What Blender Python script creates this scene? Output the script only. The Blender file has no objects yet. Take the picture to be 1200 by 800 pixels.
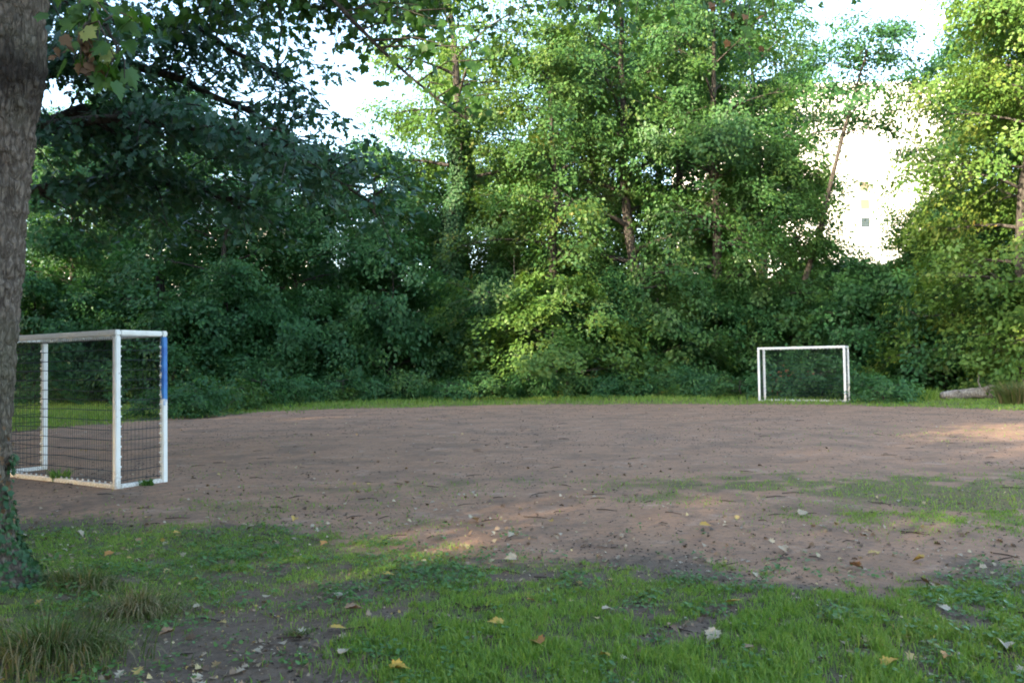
import bpy, math, numpy as np
from mathutils import Matrix, Vector, Euler

sc = bpy.context.scene
C = sc.collection
R = math.radians

# ------------------------------------------------------------------ camera
F = 933.0                                   # focal length in photo pixels (1200 wide)
CAM_H = 1.48
cam = bpy.data.cameras.new('camera')
cam.sensor_width = 36.0
cam.lens = 36.0 * F / 1200.0
cam.clip_start = 0.05
cam.clip_end = 3000
camo = bpy.data.objects.new('camera', cam)
C.objects.link(camo)
CM = Matrix.Rotation(R(91.72), 4, 'X') @ Matrix.Rotation(R(-0.85), 4, 'Z')
camo.matrix_world = Matrix.Translation((0, 0, CAM_H)) @ CM
sc.camera = camo

# ------------------------------------------------------------------ light
SUN_EL, SUN_AZ = 15.0, math.atan2(-0.68, -0.73)      # azimuth measured from +Y towards +X
S = Vector((math.sin(SUN_AZ) * math.cos(R(SUN_EL)), math.cos(SUN_AZ) * math.cos(R(SUN_EL)), math.sin(R(SUN_EL))))
world = bpy.data.worlds.new('World')
sc.world = world
world.use_nodes = True
wn = world.node_tree
sky = wn.nodes.new('ShaderNodeTexSky')
sky.sky_type = 'NISHITA'
sky.sun_disc = False
sky.sun_elevation = R(SUN_EL)
sky.sun_rotation = SUN_AZ % (2 * math.pi)
sky.air_density = 1.0
sky.dust_density = 1.5
sky.ozone_density = 1.0
bg = wn.nodes['Background']
wn.links.new(sky.outputs[0], bg.inputs[0])
bg.inputs[1].default_value = 0.15
sun = bpy.data.lights.new('sun', 'SUN')
sun.energy = 3.0
sun.angle = R(0.5)
sun.color = (1.0, 0.86, 0.64)
suno = bpy.data.objects.new('sun', sun)
C.objects.link(suno)
suno.rotation_euler = S.to_track_quat('Z', 'Y').to_euler()
suno.location = (-20, -20, 30)
sc.view_settings.view_transform = 'Standard'
sc.view_settings.look = 'None'
sc.view_settings.gamma = 1.0
sc.view_settings.use_curve_mapping = False
sc.view_settings.exposure = 2.95
cy = sc.cycles
cy.max_bounces = 5
cy.diffuse_bounces = 2
cy.glossy_bounces = 2
cy.transmission_bounces = 4
cy.transparent_max_bounces = 4
cy.caustics_reflective = False
cy.caustics_refractive = False
cy.use_denoising = True
cy.filter_width = 1.9
cy.use_adaptive_sampling = True
cy.adaptive_threshold = 0.02

# ------------------------------------------------------------------ small maths
def hash2(ix, iy, seed):
    n = (ix.astype(np.int64) * 374761393 + iy.astype(np.int64) * 668265263 + seed * 974711) & 0x7fffffff
    n = ((n ^ (n >> 13)) * 1274126177) & 0x7fffffff
    n = n ^ (n >> 16)
    return (n & 0xffff) / 65535.0

def vnoise(x, y, seed=0):
    x = np.asarray(x, float); y = np.asarray(y, float)
    ix = np.floor(x); iy = np.floor(y)
    fx = x - ix; fy = y - iy
    fx = fx * fx * (3 - 2 * fx); fy = fy * fy * (3 - 2 * fy)
    a = hash2(ix, iy, seed); b = hash2(ix + 1, iy, seed)
    c = hash2(ix, iy + 1, seed); d = hash2(ix + 1, iy + 1, seed)
    return (a * (1 - fx) + b * fx) * (1 - fy) + (c * (1 - fx) + d * fx) * fy

def fbm(x, y, seed=0, oct=4):
    t = 0; a = 0.5; f = 1.0; s = 0
    for i in range(oct):
        t = t + a * vnoise(np.asarray(x) * f, np.asarray(y) * f, seed + i * 17); s += a
        a *= 0.5; f *= 2.03
    return t / s

def sstep(a, b, x):
    t = np.clip((np.asarray(x, float) - a) / (b - a), 0, 1)
    return t * t * (3 - 2 * t)

def terrain(x, y):
    x = np.asarray(x, float); y = np.asarray(y, float)
    h = (fbm(x * 0.25, y * 0.25, 3, 3) - 0.5) * 0.10
    h = h + (fbm(x * 1.3, y * 1.3, 9, 3) - 0.5) * 0.035
    near = sstep(40, 20, np.hypot(x - 2, y - 14))
    far = sstep(34, 60, y)
    h = h * (1 - 0.75 * near * sstep(8, 11, y))
    h = h + far * 0.25 * (fbm(x * 0.1, y * 0.1, 21, 2) - 0.3)
    h = h + 0.16 * np.exp(-((x + 3.6) ** 2 + (y - 5.2) ** 2) / 0.7)     # mound of roots round the near trunk
    return h

def tz(x, y):
    return float(terrain(np.array([x]), np.array([y]))[0])

def ground_at(px, py):
    """world point of the flat ground seen at a photograph position"""
    d = CM.to_3x3() @ Vector(((px - 600) / F, -(py - 400) / F, -1.0))
    k = -CAM_H / d.z
    return d.x * k, d.y * k

def at(px, depth):
    return (px - 600) * depth / F, depth

def ray(px, py, depth):
    d = CM.to_3x3() @ Vector(((px - 600) / F, -(py - 400) / F, -1.0))
    return Vector((0, 0, CAM_H)) + d * (depth / d.y)

# ------------------------------------------------------------------ mesh helpers
def mesh_np(name, V, Fs, mats=(), smooth=False, midx=None, attrs=None):
    V = np.asarray(V, np.float32).reshape(-1, 3)
    Fs = np.asarray(Fs, np.int32)
    k = Fs.shape[1]; n = len(Fs)
    me = bpy.data.meshes.new(name)
    me.vertices.add(len(V)); me.vertices.foreach_set('co', V.ravel())
    me.loops.add(n * k); me.loops.foreach_set('vertex_index', Fs.ravel())
    me.polygons.add(n)
    me.polygons.foreach_set('loop_start', np.arange(0, n * k, k, dtype=np.int32))
    me.polygons.foreach_set('loop_total', np.full(n, k, np.int32))
    if smooth:
        me.polygons.foreach_set('use_smooth', np.ones(n, bool))
    for m in mats:
        me.materials.append(m)
    if midx is not None:
        me.polygons.foreach_set('material_index', np.asarray(midx, np.int32))
    me.update(calc_edges=True)
    if attrs:
        for an, av in attrs.items():
            a = me.attributes.new(an, 'FLOAT', 'POINT')
            a.data.foreach_set('value', np.asarray(av, np.float32))
    return me

class MB:
    """collects quads / triangles (triangles stored as degenerate-free separate list)"""
    def __init__(self):
        self.v = []; self.f = []; self.n = 0
    def add(self, V, Fs):
        V = np.asarray(V, float).reshape(-1, 3)
        self.v.append(V)
        for f in Fs:
            self.f.append(tuple(int(i) + self.n for i in f))
        self.n += len(V)
    def box(self, a, b):
        (x0, y0, z0), (x1, y1, z1) = a, b
        V = [(x0, y0, z0), (x1, y0, z0), (x1, y1, z0), (x0, y1, z0), (x0, y0, z1), (x1, y0, z1), (x1, y1, z1), (x0, y1, z1)]
        self.add(V, [(0, 3, 2, 1), (4, 5, 6, 7), (0, 1, 5, 4), (1, 2, 6, 5), (2, 3, 7, 6), (3, 0, 4, 7)])
    def tube(self, pts, rad, k=6, cap=True):
        V, Q = tube(pts, rad, k)
        Q = [tuple(q) for q in Q]
        if cap:
            n = len(pts)
            Q.append(tuple(range(k - 1, -1, -1))); Q.append(tuple((n - 1) * k + i for i in range(k)))
        self.add(V, Q)
    def mesh(self, name, mats=(), smooth=False, bevel=0):
        me = bpy.data.meshes.new(name)
        me.from_pydata(np.concatenate(self.v).tolist(), [], self.f)
        for m in mats: me.materials.append(m)
        if smooth:
            me.polygons.foreach_set('use_smooth', np.ones(len(me.polygons), bool))
        me.update()
        if bevel:
            import bmesh
            bm = bmesh.new(); bm.from_mesh(me)
            bmesh.ops.bevel(bm, geom=bm.edges[:], offset=bevel, segments=2, affect='EDGES')
            bm.to_mesh(me); bm.free()
        return me

def tube(pts, rad, k=6):
    P = np.asarray(pts, float); n = len(P)
    rad = np.broadcast_to(np.asarray(rad, float), (n,))
    T = np.gradient(P, axis=0)
    T /= np.linalg.norm(T, axis=1)[:, None] + 1e-9
    ref = np.array([0, 0, 1.0]) if abs(T[:, 2]).mean() < 0.8 else np.array([1.0, 0.02, 0])
    A = np.cross(T, ref); A /= np.linalg.norm(A, axis=1)[:, None] + 1e-9
    B = np.cross(T, A)
    th = np.arange(k) * 2 * math.pi / k
    V = P[:, None, :] + rad[:, None, None] * (np.cos(th)[None, :, None] * A[:, None, :] + np.sin(th)[None, :, None] * B[:, None, :])
    i = np.arange(n - 1)[:, None] * k; j = np.arange(k)[None, :]; j2 = (j + 1) % k
    Q = np.stack([i + j, i + j2, i + k + j2, i + k + j], -1).reshape(-1, 4)
    return V.reshape(-1, 3), Q

def tubes_mesh(name, tubes, mats, smooth=True):
    Vs, Qs, off = [], [], 0
    for pts, rad, k in tubes:
        V, Q = tube(pts, rad, k)
        Vs.append(V); Qs.append(Q + off); off += len(V)
    return mesh_np(name, np.concatenate(Vs), np.concatenate(Qs), mats, smooth)

def leaves_np(P, Nn, T, s, tv, tf):
    """P,Nn,T (N,3), s (N,), template verts (K,3), faces (M,3)"""
    Nn = Nn / (np.linalg.norm(Nn, axis=1)[:, None] + 1e-9)
    T = T - (T * Nn).sum(1)[:, None] * Nn
    T /= np.linalg.norm(T, axis=1)[:, None] + 1e-9
    B = np.cross(T, Nn)
    K = len(tv)
    V = P[:, None, :] + s[:, None, None] * (tv[None, :, 0, None] * B[:, None, :] + tv[None, :, 1, None] * T[:, None, :] + tv[None, :, 2, None] * Nn[:, None, :])
    Fi = (np.arange(len(P)) * K)[:, None, None] + tf[None]
    return V.reshape(-1, 3), Fi.reshape(-1, tf.shape[1])

KITE_V = np.array([(0, 0, 0), (0.36, 0.42, 0.10), (0, 1, -0.05), (-0.36, 0.42, 0.10)], float)
KITE_F = np.array([(0, 1, 2), (0, 2, 3)])
# pinnate, lobed oak leaf
OAK_V = np.array([(0, 0, 0), (.10, .22, .02), (.30, .34, .08), (.13, .46, .02), (.36, .64, .08), (.14, .74, .02), (.2, .92, .02), (0, 1.05, -.08),
                  (-.2, .92, .02), (-.14, .74, .02), (-.36, .64, .08), (-.13, .46, .02), (-.30, .34, .08), (-.10, .22, .02)], float)
OAK_F = np.array([(0, 1, 13), (1, 2, 3), (13, 11, 12), (1, 3, 11), (1, 11, 13), (3, 4, 5), (11, 9, 10), (3, 5, 9), (3, 9, 11), (5, 6, 7), (9, 7, 8), (5, 7, 9)])
# palmate maple leaf, outline traced from base round
_m = [(0.05, 0.02), (0.30, -0.06), (0.36, 0.08), (0.56, 0.16), (0.44, 0.28), (0.62, 0.50), (0.46, 0.52), (0.42, 0.66), (0.22, 0.56), (0.26, 0.74), (0.13, 0.80), (0.0, 1.06)]
_out = _m + [(-x, y) for x, y in reversed(_m[:-1])]
def maple_template(cup):
    V = [(0, 0.22, 0)] + [(x, y, cup * (abs(x) * 0.9 + max(0, y - 0.4) * -0.5) + 0.03 * math.sin(9 * x + 5 * y)) for x, y in _out]
    n = len(_out)
    Fc = [(0, 1 + i, 1 + (i + 1) % n) for i in range(n)]
    V = V + [(0.012, 0.02, 0), (-0.012, 0.02, 0), (0.0, -0.55, -0.06)]
    Fc.append((n + 1, n + 2, n + 3))
    return np.array(V), np.array(Fc)

# ------------------------------------------------------------------ objects
def tag(o, label=None, cat=None, group=None, kind=None):
    if label: o['label'] = label
    if cat: o['category'] = cat
    if group: o['group'] = group
    if kind: o['kind'] = kind
    return o

def obj(name, me, parent=None, loc=None, rot=None, scale=None, mat=None):
    o = bpy.data.objects.new(name, me)
    C.objects.link(o)
    if parent: o.parent = parent
    if loc is not None: o.location = loc
    if rot is not None: o.rotation_euler = rot
    if scale is not None: o.scale = scale
    if mat is not None:
        o.material_slots[0].link = 'OBJECT'
        o.material_slots[0].material = mat
    return o

def thing(name, label, cat, loc=(0, 0, 0), rot=(0, 0, 0), scale=(1, 1, 1), group=None):
    o = bpy.data.objects.new(name, None)
    C.objects.link(o)
    o.empty_display_size = 0.3
    o.location = loc; o.rotation_euler = rot; o.scale = scale
    return tag(o, label, cat, group)

# ------------------------------------------------------------------ materials
class NT:
    def __init__(self, name):
        self.m = bpy.data.materials.new(name); self.m.use_nodes = True
        self.t = self.m.node_tree; self.t.nodes.clear()
        self.out = self.n('ShaderNodeOutputMaterial')
    def n(self, typ, **kw):
        x = self.t.nodes.new(typ)
        for k, v in kw.items(): setattr(x, k, v)
        return x
    def l(self, a, b): self.t.links.new(a, b)
    def noise(self, vec, scale, detail=4, rough=0.55):
        x = self.n('ShaderNodeTexNoise'); x.inputs['Scale'].default_value = scale
        x.inputs['Detail'].default_value = detail; x.inputs['Roughness'].default_value = rough
        if vec is not None: self.l(vec, x.inputs['Vector'])
        return x.outputs['Fac']
    def ramp(self, fac, stops):
        x = self.n('ShaderNodeValToRGB'); e = x.color_ramp.elements
        while len(e) < len(stops): e.new(0.5)
        for i, (p, c) in enumerate(stops):
            e[i].position = p; e[i].color = (*c, 1) if len(c) == 3 else c
        self.l(fac, x.inputs[0]); return x.outputs[0]
    def mix(self, fac, a, b, mode='MIX'):
        x = self.n('ShaderNodeMix', data_type='RGBA', blend_type=mode)
        for sock, v in ((x.inputs[0], fac), (x.inputs[6], a), (x.inputs[7], b)):
            if isinstance(v, (int, float)): sock.default_value = v
            elif isinstance(v, tuple): sock.default_value = (*v, 1)
            else: self.l(v, sock)
        return x.outputs[2]
    def math(self, op, a, b=None, c=None):
        x = self.n('ShaderNodeMath', operation=op)
        for i, v in enumerate((a, b, c)):
            if v is None: continue
            if isinstance(v, (int, float)): x.inputs[i].default_value = v
            else: self.l(v, x.inputs[i])
        return x.outputs[0]
    def rng(self, v, a, b, c=0.0, d=1.0):
        x = self.n('ShaderNodeMapRange'); x.clamp = True
        self.l(v, x.inputs[0])
        for i, q in enumerate((a, b, c, d)): x.inputs[i + 1].default_value = q
        return x.outputs[0]
    def bump(self, h, strength=0.5, dist=0.02, normal=None):
        x = self.n('ShaderNodeBump'); x.inputs['Strength'].default_value = strength; x.inputs['Distance'].default_value = dist
        self.l(h, x.inputs['Height'])
        if normal is not None: self.l(normal, x.inputs['Normal'])
        return x.outputs[0]
    def pbr(self, col, rough=0.7, spec=0.3, normal=None, metal=0.0):
        x = self.n('ShaderNodeBsdfPrincipled')
        for nm, v in (('Base Color', col), ('Roughness', rough), ('Specular IOR Level', spec), ('Metallic', metal)):
            if isinstance(v, (int, float)): x.inputs[nm].default_value = v
            elif isinstance(v, tuple): x.inputs[nm].default_value = (*v, 1)
            else: self.l(v, x.inputs[nm])
        if normal is not None: self.l(normal, x.inputs['Normal'])
        return x.outputs[0]
    def done(self, sh):
        self.l(sh, self.out.inputs[0]); return self.m

def foliage(name, stops, rough=0.48, spec=0.28, trans=0.38, tcol=(1.2, 1.2, 0.55), tone=False):
    t = NT(name)
    geo = t.n('ShaderNodeNewGeometry'); oi = t.n('ShaderNodeObjectInfo'); tc = t.n('ShaderNodeTexCoord')
    nz = t.noise(tc.outputs['Object'], 0.55, 3)
    f = t.math('ADD', t.math('MULTIPLY', geo.outputs['Random Per Island'], 0.62), t.math('MULTIPLY', t.rng(nz, 0.3, 0.7), 0.38))
    if tone:
        at_ = t.n('ShaderNodeAttribute', attribute_name='tone').outputs['Fac']
        f = t.math('ADD', t.math('MULTIPLY', geo.outputs['Random Per Island'], 0.26), t.math('ADD', t.math('MULTIPLY', at_, 0.40), t.math('MULTIPLY', t.rng(nz, 0.3, 0.7), 0.34)))
    f = t.math('ADD', f, t.math('MULTIPLY', t.math('SUBTRACT', oi.outputs['Random'], 0.5), 0.16))
    col = t.ramp(f, stops)
    p = t.pbr(col, rough, spec)
    tr = t.n('ShaderNodeBsdfTranslucent')
    t.l(t.mix(1.0, col, tcol, 'MULTIPLY'), tr.inputs[0])
    mx = t.n('ShaderNodeMixShader'); mx.inputs[0].default_value = trans
    t.l(p, mx.inputs[1]); t.l(tr.outputs[0], mx.inputs[2])
    return t.done(mx.outputs[0])

M = {}
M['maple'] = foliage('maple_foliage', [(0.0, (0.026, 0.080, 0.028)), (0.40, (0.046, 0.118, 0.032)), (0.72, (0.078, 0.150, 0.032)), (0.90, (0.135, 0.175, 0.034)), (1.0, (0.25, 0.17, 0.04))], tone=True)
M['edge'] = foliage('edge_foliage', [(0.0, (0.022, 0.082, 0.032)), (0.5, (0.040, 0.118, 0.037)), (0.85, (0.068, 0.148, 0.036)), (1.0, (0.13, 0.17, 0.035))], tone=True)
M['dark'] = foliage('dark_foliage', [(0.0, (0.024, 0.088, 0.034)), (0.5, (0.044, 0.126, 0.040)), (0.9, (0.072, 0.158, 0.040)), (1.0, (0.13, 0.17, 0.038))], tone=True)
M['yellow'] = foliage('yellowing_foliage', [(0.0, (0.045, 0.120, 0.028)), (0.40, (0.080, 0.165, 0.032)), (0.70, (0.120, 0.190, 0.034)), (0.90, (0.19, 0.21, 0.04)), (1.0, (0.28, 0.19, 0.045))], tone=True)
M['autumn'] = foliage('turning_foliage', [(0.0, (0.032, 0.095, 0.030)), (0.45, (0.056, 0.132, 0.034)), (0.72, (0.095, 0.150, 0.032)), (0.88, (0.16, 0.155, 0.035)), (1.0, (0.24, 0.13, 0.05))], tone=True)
M['oak'] = foliage('oak_foliage', [(0.0, (0.020, 0.070, 0.038)), (0.6, (0.034, 0.098, 0.046)), (0.96, (0.055, 0.125, 0.042)), (1.0, (0.17, 0.09, 0.03))], rough=0.40, spec=0.42, trans=0.32)
M['ivy'] = foliage('ivy_leaves', [(0.0, (0.016, 0.050, 0.020)), (0.6, (0.030, 0.082, 0.028)), (1.0, (0.06, 0.11, 0.035))], rough=0.5, spec=0.25, trans=0.15)
M['leaf_green'] = foliage('maple_leaf_green', [(0.0, (0.035, 0.095, 0.022)), (0.6, (0.055, 0.130, 0.025)), (1.0, (0.10, 0.16, 0.03))], rough=0.5, spec=0.3, trans=0.42)
M['leaf_pale'] = foliage('maple_leaf_pale', [(0.0, (0.22, 0.27, 0.09)), (1.0, (0.30, 0.32, 0.11))], rough=0.6, spec=0.25, trans=0.35)
M['leaf_dead'] = foliage('maple_leaf_withered', [(0.0, (0.085, 0.050, 0.028)), (0.6, (0.15, 0.090, 0.050)), (1.0, (0.21, 0.14, 0.085))], rough=0.7, spec=0.15, trans=0.15, tcol=(1, .9, .7))
M['grass'] = foliage('grass_blades', [(0.0, (0.075, 0.165, 0.026)), (0.42, (0.160, 0.275, 0.045)), (0.74, (0.225, 0.320, 0.060)), (0.90, (0.25, 0.27, 0.08)), (1.0, (0.38, 0.31, 0.15))], rough=0.5, spec=0.35, trans=0.38)
M['weed'] = foliage('weed_leaves', [(0.0, (0.042, 0.110, 0.024)), (0.5, (0.070, 0.160, 0.032)), (1.0, (0.110, 0.195, 0.045))], rough=0.42, spec=0.35, trans=0.25)
M['straw'] = foliage('straw_blades', [(0.0, (0.050, 0.095, 0.022)), (0.42, (0.085, 0.115, 0.030)), (0.62, (0.20, 0.165, 0.085)), (1.0, (0.34, 0.28, 0.17))], rough=0.6, spec=0.2, trans=0.2)
M['litter'] = foliage('leaf_litter', [(0.0, (0.05, 0.032, 0.022)), (0.34, (0.13, 0.080, 0.048)), (0.54, (0.26, 0.175, 0.11)), (0.70, (0.40, 0.34, 0.25)), (0.84, (0.46, 0.31, 0.08)), (1.0, (0.38, 0.34, 0.26))], rough=0.6, spec=0.3, trans=0.1, tcol=(1, 1, 1))
M['clod'] = foliage('dark_debris', [(0.0, (0.022, 0.016, 0.013)), (0.6, (0.055, 0.038, 0.030)), (1.0, (0.12, 0.085, 0.065))], rough=0.9, spec=0.1, trans=0.0)

def fallen(name, c1, c2):
    t = NT(name); tc = t.n('ShaderNodeTexCoord')
    return t.done(t.pbr(t.mix(t.rng(t.noise(tc.outputs['Object'], 9, 4), 0.35, 0.65), c1, c2), 0.6, 0.3))
M['fl_yellow'] = fallen('fallen_yellow', (0.46, 0.30, 0.05), (0.36, 0.21, 0.04))
M['fl_orange'] = fallen('fallen_orange', (0.42, 0.19, 0.04), (0.30, 0.13, 0.035))
M['fl_pale'] = fallen('fallen_pale', (0.37, 0.31, 0.21), (0.27, 0.21, 0.14))
M['fl_brown'] = fallen('fallen_brown', (0.17, 0.10, 0.06), (0.26, 0.16, 0.09))

def bark(name, c1, c2, scale=1.0, moss=0.0, bumpd=0.02):
    t = NT(name); tc = t.n('ShaderNodeTexCoord')
    mp = t.n('ShaderNodeMapping'); mp.inputs['Scale'].default_value = (9 * scale, 9 * scale, 2.6 * scale); t.l(tc.outputs['Object'], mp.inputs[0])
    dist = t.noise(mp.outputs[0], 1.2, 4)
    v = t.n('ShaderNodeTexVoronoi'); v.feature = 'DISTANCE_TO_EDGE'
    vm = t.n('ShaderNodeVectorMath', operation='ADD'); t.l(mp.outputs[0], vm.inputs[0])
    cs = t.n('ShaderNodeCombineXYZ')
    for i in range(3): t.l(dist, cs.inputs[i])
    t.l(cs.outputs[0], vm.inputs[1]); t.l(vm.outputs[0], v.inputs['Vector']); v.inputs['Scale'].default_value = 1.3
    crack = t.math('MULTIPLY', t.rng(v.outputs['Distance'], 0.0, 0.22), t.rng(t.noise(mp.outputs[0], 2.2, 3), 0.25, 0.55, 0.55, 1.0))
    fine = t.noise(mp.outputs[0], 4.0, 6, 0.65)
    big = t.noise(tc.outputs['Object'], 1.6, 3)
    col = t.mix(t.rng(fine, 0.3, 0.7), c1, c2)
    col = t.mix(t.math('MULTIPLY', t.math('SUBTRACT', 1.0, crack), 0.62), col, tuple(x * 0.30 for x in c1))
    if moss: col = t.mix(t.math('MULTIPLY', t.rng(big, 0.45, 0.65), moss), col, (0.055, 0.075, 0.030))
    h = t.math('ADD', t.math('MULTIPLY', crack, 0.7), t.math('MULTIPLY', fine, 0.5))
    return t, col, t.bump(h, 0.9, bumpd)
t, c, b = bark('far_bark', (0.052, 0.045, 0.038), (0.095, 0.083, 0.070), 0.6)
M['bark'] = t.done(t.pbr(c, 0.9, 0.15, b))
t, c, b = bark('pale_bark', (0.20, 0.17, 0.14), (0.30, 0.26, 0.22), 0.6)
M['pale_bark'] = t.done(t.pbr(c, 0.9, 0.15, b))
t, c, b = bark('near_bark', (0.115, 0.088, 0.070), (0.230, 0.185, 0.150), 2.4, 0.25, 0.02)
tc = t.n('ShaderNodeTexCoord'); sx = t.n('ShaderNodeSeparateXYZ'); t.l(tc.outputs['Object'], sx.inputs[0])
zz = t.math('ADD', sx.outputs[2], t.math('MULTIPLY', t.noise(tc.outputs['Object'], 4, 5, .7), 0.45))
scar = t.math('MULTIPLY', t.rng(zz, 3.36, 3.58), t.rng(zz, 3.92, 3.68))
c = t.mix(t.rng(t.n('ShaderNodeAttribute', attribute_name='plate').outputs['Fac'], 0.30, 0.0, 0, 0.6), c, (0.040, 0.030, 0.024))
c = t.mix(t.math('MULTIPLY', scar, 0.85), c, (0.026, 0.020, 0.017))          # old dark wound round the trunk
M['near_bark'] = t.done(t.pbr(c, 0.9, 0.1, b))
t, c, b = bark('weathered_log', (0.22, 0.195, 0.17), (0.40, 0.365, 0.33), 1.2, 0.25)
M['log'] = t.done(t.pbr(c, 0.9, 0.15, b))

# painted metal
t = NT('white_paint'); tc = t.n('ShaderNodeTexCoord')
n1 = t.noise(tc.outputs['Object'], 7, 5); n2 = t.noise(tc.outputs['Object'], 45, 4)
col = t.mix(t.rng(n1, 0.50, 0.75, 0, 0.35), (0.74, 0.73, 0.70), (0.50, 0.47, 0.42))
sx = t.n('ShaderNodeSeparateXYZ'); t.l(tc.outputs['Object'], sx.inputs[0])
dirt = t.math('MULTIPLY', t.rng(t.math('ADD', sx.outputs[2], t.math('MULTIPLY', n1, 0.25)), 0.42, 0.10), t.rng(n2, 0.35, 0.6))
col = t.mix(t.math('MULTIPLY', dirt, 0.7), col, (0.26, 0.19, 0.14))
n3 = t.noise(tc.outputs['Object'], 16, 6, .75)
col = t.mix(t.rng(n3, 0.62, 0.68, 0, .8), col, (0.17, 0.085, 0.045))
M['white'] = t.done(t.pbr(col, 0.42, 0.4, t.bump(n2, 0.15, 0.002)))
t = NT('white_paint_with_blue'); tc = t.n('ShaderNodeTexCoord')
n1 = t.noise(tc.outputs['Object'], 7, 5)
sx = t.n('ShaderNodeSeparateXYZ'); t.l(tc.outputs['Object'], sx.inputs[0])
zz = t.math('ADD', sx.outputs[2], t.math('MULTIPLY', t.math('SUBTRACT', n1, 0.5), 0.6))
xx = t.math('ADD', sx.outputs[0], t.math('MULTIPLY', t.math('SUBTRACT', t.noise(tc.outputs['Object'], 12, 3), 0.5), 0.09))
blue = t.math('MULTIPLY', t.rng(zz, 1.06, 1.12), t.rng(t.math('SUBTRACT', t.math('MULTIPLY', zz, 0.022), xx), 0.022, 0.036))
col = t.mix(t.rng(n1, 0.50, 0.75, 0, 0.35), (0.74, 0.73, 0.70), (0.50, 0.47, 0.42))
col = t.mix(blue, col, t.mix(t.rng(n1, .4, .6), (0.018, 0.12, 0.40), (0.035, 0.19, 0.48)))
M['white_blue'] = t.done(t.pbr(col, 0.42, 0.4))
t = NT('dark_net'); M['net'] = t.done(t.pbr((0.018, 0.026, 0.028), 0.5, 0.4))
t = NT('facade'); tc = t.n('ShaderNodeTexCoord')
M['facade'] = t.done(t.pbr(t.mix(t.rng(t.noise(tc.outputs['Object'], 0.3, 4), 0.3, 0.7), (0.80, 0.78, 0.74), (0.74, 0.72, 0.68)), 0.85, 0.2))
t = NT('beige_shutter'); M['shutter'] = t.done(t.pbr((0.15, 0.125, 0.09), 0.6, 0.3))
t = NT('washed_out_shutter'); M['shutter_washed_out'] = t.done(t.pbr((0.78, 0.77, 0.74), 0.6, 0.3))  # added white slats: windows vanish as if overexposed into the wall
t = NT('window_glass'); M['glass'] = t.done(t.pbr((0.03, 0.04, 0.04), 0.08, 0.5))
t = NT('rubble'); tc = t.n('ShaderNodeTexCoord')
M['stone'] = t.done(t.pbr(t.mix(t.noise(tc.outputs['Object'], 6, 5), (0.42, 0.40, 0.36), (0.24, 0.22, 0.19)), 0.85, 0.2))

# ------------------------------------------------------------------ ground cover masks (real plant / soil distribution)
def blob(x, y, cx, cy, rx, ry, ang=0.0):
    c, s = math.cos(ang), math.sin(ang)
    u = (x - cx) * c + (y - cy) * s; v = -(x - cx) * s + (y - cy) * c
    return np.exp(-((u / rx) ** 2 + (v / ry) ** 2))

EDGE_P = [(-700, 605), (0, 598), (200, 603), (330, 612), (430, 640), (560, 662), (700, 668), (850, 672), (960, 684), (1060, 700), (1130, 690), (1200, 676), (1900, 668)]
_e = [ground_at(*p) for p in EDGE_P]
EX = np.array([a for a, b in _e]); EY = np.array([b for a, b in _e])
FAR_P = [(-300, 520), (0, 508), (200, 491), (300, 484), (400, 480), (500, 477), (600, 474.5), (720, 474), (860, 474.5), (1000, 475.5), (1100, 478), (1200, 482), (1500, 494)]
_e = [ground_at(*p) for p in FAR_P]
FX = np.array([a for a, b in _e]); FY = np.array([b for a, b in _e])

def near_edge(x): return np.interp(x, EX, EY)
def far_edge(x): return np.interp(x, FX, FY)

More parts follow.
